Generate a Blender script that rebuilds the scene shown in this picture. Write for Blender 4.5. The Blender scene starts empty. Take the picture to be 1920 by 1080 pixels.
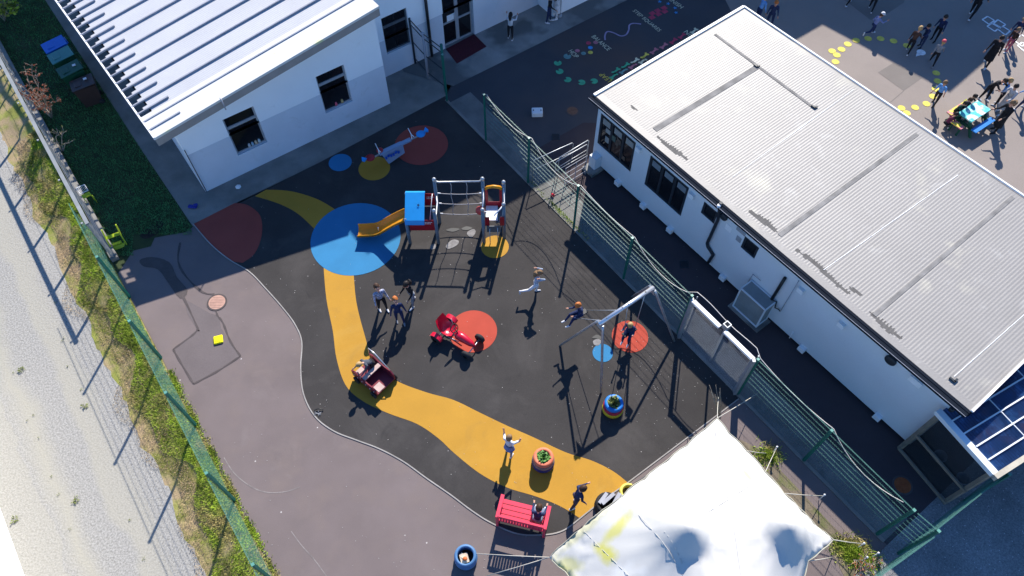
import bpy, bmesh, math, random
import numpy as np
from mathutils import Vector, Matrix
random.seed(7)
rng = np.random.default_rng(7)
SC = bpy.context.scene
COL = SC.collection
R_ = math.radians

# ---------------------------------------------------------------- camera, sky, sun, exposure
CAM_H = 19.0
FPX = 1411.07            # focal length in pixels of a 1920 px wide frame
TILT, ROLL = 0.56793756, -0.00336499
_c, _s = math.cos(TILT), math.sin(TILT)
_right = Vector((1, 0, 0)); _up = Vector((0, _c, _s)); _fw = Vector((0, _s, -_c))
CR = _right * math.cos(ROLL) + _up * math.sin(ROLL)
CU = -_right * math.sin(ROLL) + _up * math.cos(ROLL)
cam = bpy.data.cameras.new('camera'); camo = bpy.data.objects.new('camera', cam); COL.objects.link(camo)
cam.sensor_width = 36.0; cam.lens = FPX / 1920 * 36.0; cam.clip_end = 800; cam.clip_start = 0.1
m = Matrix((CR, CU, -_fw)).transposed().to_4x4(); m.translation = Vector((0, 0, CAM_H))
camo.matrix_world = m
SC.camera = camo
SUN_EL, SUN_AZ = R_(38.8), R_(78.0)      # direction towards the sun, azimuth from +X
w = bpy.data.worlds.new('World'); SC.world = w; w.use_nodes = True
nt = w.node_tree
sky = nt.nodes.new('ShaderNodeTexSky'); sky.sky_type = 'NISHITA'; sky.sun_disc = False
sky.sun_elevation = SUN_EL; sky.sun_rotation = math.pi / 2 - SUN_AZ
sky.air_density = 1.0; sky.dust_density = 0.3; sky.ozone_density = 2.5
bg = nt.nodes['Background']; bg.inputs['Strength'].default_value = 0.074
tn_ = nt.nodes.new('ShaderNodeMix'); tn_.data_type = 'RGBA'; tn_.blend_type = 'MULTIPLY'; tn_.inputs[0].default_value = 1.0
tn_.inputs[7].default_value = (0.62, 1.0, 1.45, 1)      # camera white balance leaves open shade clearly blue
nt.links.new(sky.outputs[0], tn_.inputs[6]); nt.links.new(tn_.outputs[2], bg.inputs[0])
sl = bpy.data.lights.new('sun', 'SUN'); sl.energy = 4.6; sl.angle = R_(0.55); sl.color = (1.0, 0.94, 0.85)
so = bpy.data.objects.new('sun', sl); COL.objects.link(so)
sd = Vector((math.cos(SUN_AZ) * math.cos(SUN_EL), math.sin(SUN_AZ) * math.cos(SUN_EL), math.sin(SUN_EL)))
so.rotation_euler = sd.to_track_quat('Z', 'Y').to_euler(); so.location = (10, 40, 40)
SC.view_settings.view_transform = 'Standard'; SC.view_settings.look = 'None'
SC.view_settings.exposure = 1.05; SC.view_settings.gamma = 1.0
SC.cycles.max_bounces = 5; SC.cycles.transparent_max_bounces = 12

# ---------------------------------------------------------------- measuring helpers (survey of the place)
def ray(px, py):
    return CR * ((px - 960) / FPX) + CU * (-(py - 540) / FPX) + _fw
def G(px, py, z=0.0):
    d = ray(px, py); t = (z - CAM_H) / d.z
    return Vector((d.x * t, d.y * t, z))
class Wall:
    """vertical plane through ground points a -> b; s runs along it, n points to the viewer's side"""
    def __init__(s, a, b):
        s.a = Vector((a.x, a.y, 0)); u = Vector((b.x - a.x, b.y - a.y, 0)); s.L = u.length; s.u = u.normalized()
        n = Vector((s.u.y, -s.u.x, 0))
        if n.dot(Vector((0, 0, 0)) - s.a) < 0: n = -n
        s.n = n
    def at(s, px, py, off=0.0):
        d = ray(px, py); o = Vector((0, 0, CAM_H)); p0 = s.a + s.n * off
        t = (p0 - o).dot(s.n) / d.dot(s.n); p = o + d * t
        return ((p - s.a).dot(s.u), p.z)
    def P(s, S, z, off=0.0): 
        p = s.a + s.u * S + s.n * off; return Vector((p.x, p.y, z))
def smooth(pts, n=6, closed=False):
    P = [Vector(p) for p in pts]; out = []; N = len(P)
    for i in range(N if closed else N - 1):
        if closed: a, b, c, d = P[i - 1], P[i], P[(i + 1) % N], P[(i + 2) % N]
        else: a, b, c, d = P[max(i - 1, 0)], P[i], P[i + 1], P[min(i + 2, N - 1)]
        for k in range(n):
            t = k / n
            out.append(0.5 * ((2 * b) + (c - a) * t + (2 * a - 5 * b + 4 * c - d) * t * t + (3 * b - a - 3 * c + d) * t ** 3))
    if not closed: out.append(P[-1])
    return out

# ---------------------------------------------------------------- materials
MATS = {}
def mat(name, col, rough=0.75, var=0.12, scale=4.0, metal=0.0, bump=0.0, bscale=60.0, spec=0.3, alpha=1.0,
        speck=None, trans=0.0, fine=0.0, tint=None, wear=None):
    if name in MATS: return MATS[name]
    m = bpy.data.materials.new(name); m.use_nodes = True; n = m.node_tree; b = n.nodes['Principled BSDF']
    b.inputs['Roughness'].default_value = rough; b.inputs['Metallic'].default_value = metal
    b.inputs['Specular IOR Level'].default_value = spec
    if trans: b.inputs['Transmission Weight'].default_value = trans
    if alpha < 1: b.inputs['Alpha'].default_value = alpha
    tc = n.nodes.new('ShaderNodeTexCoord')
    col4 = (*col, 1)
    cur = None
    def mix(f, a, bb, mode='MIX'):
        x = n.nodes.new('ShaderNodeMix'); x.data_type = 'RGBA'; x.blend_type = mode
        if isinstance(f, (int, float)): x.inputs[0].default_value = f
        else: n.links.new(f, x.inputs[0])
        for sock, v in ((x.inputs[6], a), (x.inputs[7], bb)):
            if isinstance(v, tuple): sock.default_value = v
            else: n.links.new(v, sock)
        return x.outputs[2]
    def noise(s, d=4.0, r=0.55):
        t = n.nodes.new('ShaderNodeTexNoise'); t.inputs['Scale'].default_value = s; t.inputs['Detail'].default_value = d
        t.inputs['Roughness'].default_value = r; n.links.new(tc.outputs['Object'], t.inputs['Vector']); return t.outputs[0]
    def ramp(v, a, bb):
        r = n.nodes.new('ShaderNodeMapRange'); r.inputs[1].default_value = a; r.inputs[2].default_value = bb
        n.links.new(v, r.inputs[0]); return r.outputs[0]
    lo = tuple(c * (1 - var * 1.3) for c in col); hi = tuple(min(c * (1 + var), 1) for c in col)
    cur = mix(ramp(noise(scale), 0.3, 0.7), (*lo, 1), (*hi, 1))
    if tint:
        cur = mix(ramp(noise(tint[1], 3), tint[2], tint[3]), cur, (*tint[0], 1))
    if fine:
        f = ramp(noise(fine_scale(fine), 2, 0.7), 0.25, 0.75)
        amt = fine[0]
        cur = mix(1.0, cur, mix(f, (1 - amt, 1 - amt, 1 - amt, 1), (1 + amt, 1 + amt, 1 + amt, 1)), 'MULTIPLY')
    if wear:
        for (wc, ws, w0, w1, wa) in wear:
            t = n.nodes.new('ShaderNodeTexNoise'); t.inputs['Scale'].default_value = ws; t.inputs['Detail'].default_value = 7; t.inputs['Roughness'].default_value = 0.68; t.inputs['Distortion'].default_value = 0.6
            n.links.new(tc.outputs['Object'], t.inputs['Vector']); q = n.nodes.new('ShaderNodeMapRange'); q.inputs[1].default_value = w0; q.inputs[2].default_value = w1; q.inputs[4].default_value = wa
            n.links.new(t.outputs[0], q.inputs[0]); cur = mix(q.outputs[0], cur, (*wc, 1))
    if speck:
        v = n.nodes.new('ShaderNodeTexVoronoi'); v.inputs['Scale'].default_value = speck[1]
        n.links.new(tc.outputs['Object'], v.inputs['Vector'])
        thr = n.nodes.new('ShaderNodeMath'); thr.operation = 'LESS_THAN'; thr.inputs[1].default_value = speck[2]
        n.links.new(v.outputs['Distance'], thr.inputs[0])
        cur = mix(thr.outputs[0], cur, (*speck[0], 1))
    n.links.new(cur, b.inputs['Base Color'])
    if bump:
        bp = n.nodes.new('ShaderNodeBump'); bp.inputs['Strength'].default_value = bump; bp.inputs['Distance'].default_value = 0.02
        n.links.new(noise(bscale, 3), bp.inputs['Height']); n.links.new(bp.outputs[0], b.inputs['Normal'])
    MATS[name] = m; return m
def fine_scale(f): return f[1]
def flat(name, col, rough=0.6, **k):
    k.setdefault('var', 0.06); k.setdefault('scale', 9.0)
    return mat(name, col, rough, **k)

# ---------------------------------------------------------------- mesh builder
class MB:
    def __init__(s): s.v = []; s.f = []; s.mi = []; s.sm = []
    def add(s, vs, fs, mi=0, sm=False):
        o = len(s.v); s.v.extend([tuple(v) for v in vs])
        for f in fs: s.f.append(tuple(i + o for i in f)); s.mi.append(mi); s.sm.append(sm)
        return s
    def box(s, c, size, rz=0.0, mi=0, rx=0.0, ry=0.0, bev=0.0):
        hx, hy, hz = (d / 2 for d in size); M_ = Matrix.Rotation(rz, 3, 'Z') @ Matrix.Rotation(ry, 3, 'Y') @ Matrix.Rotation(rx, 3, 'X')
        c = Vector(c)
        if bev > 0:
            b = min(bev, hx * .9, hy * .9, hz * .9); vs = []; 
            for sx in (-1, 1):
                for sy in (-1, 1):
                    for sz in (-1, 1):
                        vs += [Vector((sx * (hx - b), sy * (hy - b), sz * hz)), Vector((sx * (hx - b), sy * hy, sz * (hz - b))), Vector((sx * hx, sy * (hy - b), sz * (hz - b)))]
            bm = bmesh.new()
            for v in vs: bm.verts.new(c + M_ @ v)
            r = bmesh.ops.convex_hull(bm, input=bm.verts[:]); bm.verts.index_update()
            s.add([v.co.copy() for v in bm.verts], [tuple(v.index for v in f.verts) for f in bm.faces], mi); bm.free(); return s
        vs = [c + M_ @ Vector((x * hx, y * hy, z * hz)) for z in (-1, 1) for (x, y) in ((-1, -1), (1, -1), (1, 1), (-1, 1))]
        s.add(vs, [(3, 2, 1, 0), (4, 5, 6, 7), (0, 1, 5, 4), (1, 2, 6, 5), (2, 3, 7, 6), (3, 0, 4, 7)], mi); return s
    def bar(s, a, b, w, h=None, mi=0, up=Vector((0, 0, 1))):
        a = Vector(a); b = Vector(b); h = h or w; d = (b - a)
        if d.length < 1e-6: return s
        d.normalize()
        if abs(d.dot(up)) > 0.99: up = Vector((0, 1, 0))
        x = d.cross(up).normalized(); y = x.cross(d).normalized()
        vs = [p + x * sx * w / 2 + y * sy * h / 2 for p in (a, b) for (sx, sy) in ((-1, -1), (1, -1), (1, 1), (-1, 1))]
        s.add(vs, [(0, 1, 2, 3), (7, 6, 5, 4), (4, 5, 1, 0), (5, 6, 2, 1), (6, 7, 3, 2), (7, 4, 0, 3)], mi); return s
    def tube(s, pts, r, n=8, mi=0, caps=True, closed=False):
        pts = [Vector(p) for p in pts]; N = len(pts); rs = r if isinstance(r, (list, tuple)) else [r] * N
        vs = []; fs = []; prev = None
        for i, p in enumerate(pts):
            if closed: d = pts[(i + 1) % N] - pts[i - 1]
            else: d = pts[min(i + 1, N - 1)] - pts[max(i - 1, 0)]
            d = d.normalized() if d.length > 1e-9 else Vector((0, 0, 1))
            if prev is None:
                up = Vector((0, 0, 1)) if abs(d.z) < 0.9 else Vector((0, 1, 0)); x = d.cross(up).normalized()
            else:
                x = prev - d * prev.dot(d)
                x = x.normalized() if x.length > 1e-6 else d.orthogonal().normalized()
            prev = x; y = d.cross(x)
            for k in range(n):
                a = 2 * math.pi * k / n; vs.append(p + (x * math.cos(a) + y * math.sin(a)) * rs[i])
        for i in range(N if closed else N - 1):
            j = (i + 1) % N
            for k in range(n):
                k2 = (k + 1) % n; fs.append((i * n + k, i * n + k2, j * n + k2, j * n + k))
        s.add(vs, fs, mi, True)
        if caps and not closed:
            o = len(s.v) - len(vs)
            s.f.append(tuple(o + k for k in reversed(range(n)))); s.mi.append(mi); s.sm.append(False)
            s.f.append(tuple(o + (N - 1) * n + k for k in range(n))); s.mi.append(mi); s.sm.append(False)
        return s
    def lathe(s, prof, c, n=20, mi=0, rot=None, sm=True):
        vs = []; fs = []; c = Vector(c); Q = rot or Matrix.Identity(3)
        for (r, z) in prof:
            for k in range(n):
                a = 2 * math.pi * k / n; vs.append(c + Q @ Vector((r * math.cos(a), r * math.sin(a), z)))
        for i in range(len(prof) - 1):
            for k in range(n):
                k2 = (k + 1) % n; fs.append((i * n + k, i * n + k2, (i + 1) * n + k2, (i + 1) * n + k))
        s.add(vs, fs, mi, sm); return s
    def ball(s, c, r, mi=0, n=10, m_=7):
        if not isinstance(r, (tuple, list)): r = (r, r, r)
        c = Vector(c); vs = []; fs = []
        for i in range(m_ + 1):
            t = math.pi * i / m_
            for k in range(n):
                a = 2 * math.pi * k / n
                vs.append(c + Vector((r[0] * math.sin(t) * math.cos(a), r[1] * math.sin(t) * math.sin(a), r[2] * math.cos(t))))
        for i in range(m_):
            for k in range(n):
                k2 = (k + 1) % n; fs.append((i * n + k, (i + 1) * n + k, (i + 1) * n + k2, i * n + k2))
        s.add(vs, fs, mi, True); return s
    def prism(s, pts, z0, z1, mi=0):
        """closed outline extruded between z0 and z1; pts are 2D/3D in plan"""
        n = len(pts); vs = [Vector((p[0], p[1], z0)) for p in pts] + [Vector((p[0], p[1], z1)) for p in pts]
        fs = [tuple(range(n - 1, -1, -1)), tuple(range(n, 2 * n))] + [(i, (i + 1) % n, n + (i + 1) % n, n + i) for i in range(n)]
        s.add(vs, fs, mi); return s
    def slab(s, pts, nvec, mi=0):
        """planar 3D outline given thickness along nvec"""
        n = len(pts); vs = [Vector(p) for p in pts] + [Vector(p) + nvec for p in pts]
        fs = [tuple(range(n - 1, -1, -1)), tuple(range(n, 2 * n))] + [(i, (i + 1) % n, n + (i + 1) % n, n + i) for i in range(n)]
        s.add(vs, fs, mi); return s
    def build(s, name, mats, parent=None, local=False):
        if not isinstance(mats, (list, tuple)): mats = [mats]
        me = bpy.data.meshes.new(name); vs = s.v
        if parent is not None and not local:
            root = parent
            while root.parent: root = root.parent
            inv = (Matrix.Translation(root.location) @ root.rotation_euler.to_matrix().to_4x4()).inverted()
            vs = [tuple(inv @ Vector(v)) for v in s.v]
        me.from_pydata(vs, [], s.f)
        for m_ in mats: me.materials.append(m_)
        me.polygons.foreach_set('material_index', s.mi); me.polygons.foreach_set('use_smooth', s.sm)
        me.update()
        o = bpy.data.objects.new(name, me); COL.objects.link(o)
        if parent is not None: o.parent = parent
        return o
def thing(name, label, cat, loc=(0, 0, 0), rz=0.0, group=None):
    o = bpy.data.objects.new(name, None); COL.objects.link(o); o.empty_display_size = 0.2
    o.location = loc; o.rotation_euler = (0, 0, rz); o['label'] = label; o['category'] = cat
    if group: o['group'] = group
    return o
def tag(o, label, cat, group=None, kind=None):
    o['label'] = label; o['category'] = cat
    if group: o['group'] = group
    if kind: o['kind'] = kind
    return o
def struct(o): o['kind'] = 'structure'; return o
def dup(root, loc, rz, label, group=None):
    r = root.copy(); COL.objects.link(r); r.location = loc; r.rotation_euler = (0, 0, rz); r['label'] = label
    if group: r['group'] = group
    for ch in list(root.children):
        c = ch.copy(); COL.objects.link(c); c.parent = r
        for g in ch.children:
            d = g.copy(); COL.objects.link(d); d.parent = c
    return r
def sheet(name, pts, z, m_, kind='structure', lab=None):
    """flat ground sheet from an outline (px points or world vectors)"""
    P = [Vector((p[0], p[1], z)) for p in pts]
    bm = bmesh.new(); vs = [bm.verts.new(p) for p in P]; f = bm.faces.new(vs)
    bm.normal_update()
    if f.normal.z < 0: bmesh.ops.reverse_faces(bm, faces=[f])
    bmesh.ops.triangulate(bm, faces=bm.faces[:])
    me = bpy.data.meshes.new(name); bm.to_mesh(me); bm.free(); me.materials.append(m_)
    o = bpy.data.objects.new(name, me); COL.objects.link(o)
    if kind: o['kind'] = kind
    return o
def gp(*pp, z=0.0): return [G(x, y, z) for (x, y) in pp]
def ribbon(name, pts, wd, z, m_, z1=None):
    mb = MB(); P = [Vector((p[0], p[1], z)) for p in pts]; L = []; Rr = []
    for i, p in enumerate(P):
        d = (P[min(i + 1, len(P) - 1)] - P[max(i - 1, 0)]).normalized(); n = Vector((-d.y, d.x, 0))
        ww = wd if not callable(wd) else wd(i)
        L.append(p + n * ww / 2); Rr.append(p - n * ww / 2)
    N = len(P)
    if z1 is None:
        mb.add(L + Rr, [(N + i, N + i + 1, i + 1, i) for i in range(N - 1)])
    else:
        Lt = [v + Vector((0, 0, z1 - z)) for v in L]; Rt = [v + Vector((0, 0, z1 - z)) for v in Rr]
        mb.add(L + Rr + Lt + Rt, [(3 * N + i, 3 * N + i + 1, 2 * N + i + 1, 2 * N + i) for i in range(N - 1)] + [(i, 2 * N + i, 2 * N + i + 1, i + 1) for i in range(N - 1)] + [(N + i + 1, 3 * N + i + 1, 3 * N + i, N + i) for i in range(N - 1)])
    return struct(mb.build(name, m_))
def disc(name, cx, cy, rpx, z, m_, zz=0.0, n=48):
    c = G(cx, cy, zz); r = (G(cx + rpx, cy, zz) - G(cx - rpx, cy, zz)).length / 2
    return sheet(name, [(c.x + r * math.cos(2 * math.pi * k / n), c.y + r * math.sin(2 * math.pi * k / n)) for k in range(n)], z, m_)
# ---------------------------------------------------------------- palette
m_tar = mat('pink_tarmac', (0.148, 0.119, 0.115), 0.9, 0.10, 0.6, bump=0.3, bscale=90, fine=(0.16, 70), tint=((0.165, 0.130, 0.118), 1.1, 0.5, 0.8), speck=((0.45, 0.42, 0.40), 1.6, 0.03), wear=(((0.185, 0.155, 0.148), 0.9, 0.56, 0.75, 0.5), ((0.115, 0.095, 0.095), 0.35, 0.52, 0.72, 0.45)))
m_rub = mat('black_rubber', (0.046, 0.0425, 0.041), 0.85, 0.10, 0.8, spec=0.08, bump=0.35, bscale=110, fine=(0.22, 90), speck=((0.40, 0.38, 0.36), 3.2, 0.035), wear=(((0.085, 0.078, 0.074), 0.45, 0.50, 0.72, 0.55), ((0.025, 0.024, 0.025), 1.7, 0.60, 0.74, 0.5)))
m_yel = mat('yellow_rubber', (0.395, 0.205, 0.022), 0.85, 0.05, 1.0, bump=0.25, bscale=110, fine=(0.12, 90), wear=(((0.27, 0.15, 0.03), 1.3, 0.56, 0.78, 0.6), ((0.46, 0.28, 0.06), 0.6, 0.55, 0.75, 0.5)))
m_blu = mat('blue_rubber', (0.024, 0.165, 0.33), 0.85, 0.06, 1.4, bump=0.25, bscale=110, fine=(0.12, 90))
m_red = mat('brick_red_rubber', (0.27, 0.052, 0.038), 0.85, 0.07, 1.4, bump=0.25, bscale=110, fine=(0.12, 90))
m_ora = mat('orange_red_rubber', (0.37, 0.052, 0.030), 0.85, 0.07, 1.4, bump=0.25, bscale=110, fine=(0.10, 90))
m_con = mat('path_concrete', (0.21, 0.20, 0.18), 0.9, 0.16, 1.3, bump=0.2, bscale=60, fine=(0.12, 45), tint=((0.13, 0.125, 0.11), 0.8, 0.48, 0.75))
m_con2 = mat('door_concrete', (0.24, 0.235, 0.22), 0.9, 0.14, 0.7, bump=0.2, fine=(0.12, 45), tint=((0.12, 0.12, 0.115), 0.45, 0.47, 0.55))
m_dark = mat('dark_tarmac', (0.062, 0.064, 0.072), 0.9, 0.10, 0.5, spec=0.1, bump=0.3, bscale=90, fine=(0.15, 80), tint=((0.080, 0.066, 0.064), 0.25, 0.45, 0.7))
m_alley = mat('alley_tarmac', (0.060, 0.048, 0.052), 0.9, 0.12, 0.5, spec=0.1, bump=0.3, bscale=90, fine=(0.15, 80))
m_lite = mat('pale_tarmac', (0.225, 0.192, 0.172), 0.9, 0.06, 0.35, bump=0.2, bscale=90, fine=(0.10, 70), tint=((0.205, 0.175, 0.158), 0.8, 0.5, 0.8))
m_patch = mat('patch_tarmac', (0.155, 0.137, 0.125), 0.9, 0.06, 1.0, fine=(0.12, 70))
m_earth = mat('earth', (0.16, 0.13, 0.09), 0.95, 0.25, 1.5, bump=0.5, bscale=30, fine=(0.2, 40), tint=((0.10, 0.12, 0.03), 2.0, 0.5, 0.7))
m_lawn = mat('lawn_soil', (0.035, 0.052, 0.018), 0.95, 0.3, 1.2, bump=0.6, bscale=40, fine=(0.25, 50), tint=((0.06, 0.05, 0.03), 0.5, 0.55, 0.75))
m_seam = mat('tar_seam', (0.075, 0.062, 0.06), 0.9, 0.15, 3, fine=(0.2, 60))
m_soil0 = mat('dark_mud', (0.025, 0.018, 0.014), 0.95, 0.3, 6)
m_edge = mat('edging', (0.29, 0.27, 0.25), 0.9, 0.15, 2.5, fine=(0.15, 40))
m_gdark = mat('grey_gravel', (0.20, 0.20, 0.20), 0.95, 0.15, 1.0, bump=0.8, bscale=40, fine=(0.4, 28), speck=((0.42, 0.42, 0.42), 9, 0.12))
def gravel():
    m = bpy.data.materials.new('lane_gravel'); m.use_nodes = True; n = m.node_tree; b = n.nodes['Principled BSDF']; b.inputs['Roughness'].default_value = 0.95
    L = n.links.new; tc = n.nodes.new('ShaderNodeTexCoord')
    mp = n.nodes.new('ShaderNodeMapping'); mp.inputs['Rotation'].default_value = (0, 0, R_(54.6)); L(tc.outputs['Object'], mp.inputs[0])
    sx = n.nodes.new('ShaderNodeSeparateXYZ'); L(mp.outputs[0], sx.inputs[0])
    nz = n.nodes.new('ShaderNodeTexNoise'); nz.inputs['Scale'].default_value = 0.8; nz.inputs['Detail'].default_value = 5; L(tc.outputs['Object'], nz.inputs['Vector'])
    a = n.nodes.new('ShaderNodeMath'); a.operation = 'MULTIPLY_ADD'; a.inputs[1].default_value = 0.9; L(nz.outputs[0], a.inputs[0]); L(sx.outputs[1], a.inputs[2])
    # pale wheel tracks along the lane
    cr = n.nodes.new('ShaderNodeValToRGB'); e = cr.color_ramp
    mr = n.nodes.new('ShaderNodeMapRange'); mr.inputs[1].default_value = -11.0; mr.inputs[2].default_value = 1.0; L(a.outputs[0], mr.inputs[0])
    L(mr.outputs[0], cr.inputs[0])
    TR = GRAV_TRACKS; e.elements[0].position = 0; e.elements[0].color = (0, 0, 0, 1); e.elements[1].position = 1; e.elements[1].color = (0, 0, 0, 1)
    for (p, v) in TR:
        q = e.elements.new((p + 11) / 12); q.color = (v, v, v, 1)
    vo = n.nodes.new('ShaderNodeTexVoronoi'); vo.inputs['Scale'].default_value = 22; L(tc.outputs['Object'], vo.inputs['Vector'])
    v2 = n.nodes.new('ShaderNodeTexNoise'); v2.inputs['Scale'].default_value = 20; v2.inputs['Detail'].default_value = 4; v2.inputs['Roughness'].default_value = 0.75; L(tc.outputs['Object'], v2.inputs['Vector'])
    st = n.nodes.new('ShaderNodeValToRGB'); st.color_ramp.elements[0].color = (0.155, 0.150, 0.140, 1); st.color_ramp.elements[0].position = 0.36
    st.color_ramp.elements[1].color = (0.335, 0.325, 0.305, 1); st.color_ramp.elements[1].position = 0.60; L(v2.outputs[0], st.inputs[0])
    mx = n.nodes.new('ShaderNodeMix'); mx.data_type = 'RGBA'; L(cr.outputs[0], mx.inputs[0]); L(st.outputs[0], mx.inputs[6]); mx.inputs[7].default_value = (0.325, 0.305, 0.245, 1)
    L(mx.outputs[2], b.inputs['Base Color'])
    bp = n.nodes.new('ShaderNodeBump'); bp.inputs['Strength'].default_value = 0.8; bp.inputs['Distance'].default_value = 0.02; L(v2.outputs[0], bp.inputs['Height']); L(bp.outputs[0], b.inputs['Normal'])
    return m
# ---------------------------------------------------------------- survey lines
LF0, LF1 = G(302, 671), G(440, 938)                     # left fence foot
LFD = Vector((LF1.x - LF0.x, LF1.y - LF0.y, 0)).normalized(); LFN = Vector((LFD.y, -LFD.x, 0))   # LFN points to the lane (-x)
if LFN.x > 0: LFN = -LFN
def LF(s, off=0.0, z=0.0):
    p = LF0 + LFD * s + LFN * off; return Vector((p.x, p.y, z))
RF0 = Vector((0.5365, 16.228, 0)); RF1 = Vector((9.0026, 4.852, 0)); RFD = (RF1 - RF0).normalized(); RFN = Vector((-RFD.y, RFD.x, 0))
if RFN.x < 0: RFN = -RFN                                 # points to the cabin
def RF(s, off=0.0, z=0.0):
    p = RF0 + RFD * s + RFN * off; return Vector((p.x, p.y, z))
# lane tracks: distance measured across the lane, in the rotated frame's y
_rot = Matrix.Rotation(R_(54.6), 3, 'Z')
def across(px, py): return (_rot @ G(px, py, -0.35)).y
GRAV_TRACKS = sorted([(across(0, 640) , 0.2), (across(75, 740), 0.8), (across(20, 700), 0.5), (across(105, 740), 0.15), (across(150, 740), 0.1), (across(165, 740), 0.65), (across(205, 740), 0.5), (across(225, 740), 0.1)])
m_grav = gravel()

# ---------------------------------------------------------------- ground
sheet('ground', [(-150, -150), (150, -150), (150, 150), (-150, 150)], -0.46, m_earth)
lane = sheet('gravel_lane', [LF(-40, 1.3), LF(25, 1.3), LF(25, 16), LF(-40, 16)], -0.35, m_grav)
def verge_surface():
    mb = MB(); N = 130; rows = [(-0.02, -0.004), (0.3, -0.03), (0.65, -0.14), (1.0, -0.30), (1.55, -0.37)]
    vs = []; fs = []
    for i in range(N + 1):
        s = -40 + 65 * i / N
        for (o, z) in rows:
            j = 0.12 * math.sin(s * 2.1 + o * 3) + random.uniform(-.06, .06)
            vs.append(LF(s, o + (j if o > .3 else 0), z + (random.uniform(-.02, .02) if 0.3 < o < 1.4 else 0)))
    k = len(rows)
    for i in range(N):
        for j in range(k - 1): fs.append((i * k + j, i * k + j + 1, (i + 1) * k + j + 1, (i + 1) * k + j))
    mb.add(vs, fs, 0, True); o = mb.build('verge', m_verge); o['kind'] = 'structure'; return o
m_verge = mat('verge_soil', (0.21, 0.22, 0.045), 0.95, 0.3, 2.5, bump=0.6, bscale=30, fine=(0.3, 30), tint=((0.34, 0.25, 0.14), 1.4, 0.42, 0.62))
verge_surface()
site = [LF(-40, -0.02), LF(25, -0.02), Vector((60, -40, 0)), Vector((60, 60, 0)), Vector((-20, 60, 0))]
sheet('yard', site, 0.0, m_tar)
# strip of soil below the site edge so it has a real face
ribbon('site_edge', [LF(-40, -0.03), LF(25, -0.03)], 0.05, -0.46, m_earth, z1=-0.002)
WB0, WB1 = G(386, 360), G(732, 194)
# concrete path round the classroom
WL = Wall(WB0, WB1)
pathpoly = [G(60, -40), G(86, 2), G(257, 269), G(362, 425), G(600, 303.5), G(835, 180), G(870, 120), G(830, 60), G(700, -40)]
sheet('concrete_path', pathpoly, 0.004, m_con)
lawn = [G(86, 2), G(257, 269), G(362, 425), G(350, 435), G(310, 442), G(290, 446), G(283, 462), G(250, 470), G(238, 488), LF(-3.5, .0), LF(-35, 0.0), G(40, -60)]
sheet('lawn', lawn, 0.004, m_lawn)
# rubber play surface
edge = smooth(gp((362, 420), (395, 458), (430, 487), (468, 510), (500, 543), (530, 577), (553, 608), (566, 641), (564, 690), (569, 738), (590, 780), (625, 808), (670, 826), (712, 842), (757, 866), (800, 897), (845, 928), (885, 958), (922, 981), (970, 1001), (1020, 1003), (1056, 995), (1085, 974)), 5)
rubber = edge + [G(1125, 942), G(1180, 903), G(1385, 748), RF(8.6, -0.0), RF(-4.6, -0.0), G(835, 180), G(600, 304.5)]
sheet('rubber_surface', rubber, 0.004, m_rub)
ribbon('edging', edge, 0.032, 0.004, m_edge, z1=0.02)
ribbon('edging', [G(1085, 974), G(1125, 942), G(1180, 903), G(1385, 748)], 0.03, 0.004, m_edge, z1=0.02)
sheet('red_quarter', smooth(gp((362, 421), (395, 459), (430, 487), (455, 493)), 4) + smooth(gp((455, 493), (478, 475), (491, 440), (488, 405), (465, 385), (440, 381)), 4)[1:], 0.008, m_red)
sheet('yellow_path', smooth(gp((478, 368), (525, 383), (560, 402), (592, 432)), 5) + gp((640, 440),) + smooth(gp((636, 398), (600, 376), (560, 362), (530, 357), (499, 356)), 5), 0.008, m_yel)
yl = smooth(gp((606, 490), (612, 560), (624, 620), (631, 672), (648, 722), (680, 752), (728, 775), (782, 795), (822, 822), (852, 850), (900, 888), (950, 914), (1005, 931), (1050, 949), (1086, 971)), 5)
yr = smooth(gp((1178, 906), (1150, 884), (1110, 864), (1060, 848), (1000, 820), (950, 798), (900, 774), (850, 750), (800, 736), (745, 715), (700, 685), (687, 640), (668, 565), (662, 490)), 5)
sheet('yellow_path', yl + yr, 0.008, m_yel)
for (cx, cy, r, m_) in ((667, 447, 84, m_blu), (638, 305, 21.5, m_blu), (702, 316, 29.5, m_yel), (790, 272, 50, m_red), (928, 463, 26, m_yel), (887, 621, 45, m_ora), (1130, 662, 19, m_blu), (1181, 631, 34, m_ora)):
    disc('play_spot', cx, cy, r, 0.012, m_)
m_tar2 = mat('reinstated_tarmac', (0.125, 0.104, 0.103), 0.9, 0.08, 1.0, fine=(0.16, 70), bump=0.2)
sheet('tarmac_patch', gp((395, 588), (410, 592), (415, 615), (430, 640), (450, 668), (363, 720), (325, 655), (370, 617), (352, 590), (345, 560)), 0.004, m_tar2)
for pl in ([(262, 490), (285, 489), (300, 494), (320, 520), (345, 560), (371, 616), (369, 618)], [(338, 455), (334, 490), (350, 520), (380, 548), (402, 552)]):
    ribbon('tar_seam', smooth(gp(*pl), 3), lambda i: 0.055 + 0.02 * math.sin(i * 1.7), 0.0085, m_seam)
for pl in ([(371, 617), (362, 628), (325, 655)], [(325, 655), (336, 675), (363, 720)], [(363, 720), (405, 698), (451, 668)], [(451, 668), (432, 640), (418, 605), (408, 592), (405, 582)]):
    ribbon('tar_seam', smooth(gp(*pl), 4), lambda i: 0.05 + 0.018 * math.sin(i * 2.1), 0.0086, m_seam)
sheet('mud_patch', smooth(gp((262, 442), (275, 430), (298, 412), (306, 418), (298, 436), (275, 448)), 4, True), 0.0085, m_soil0)
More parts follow.
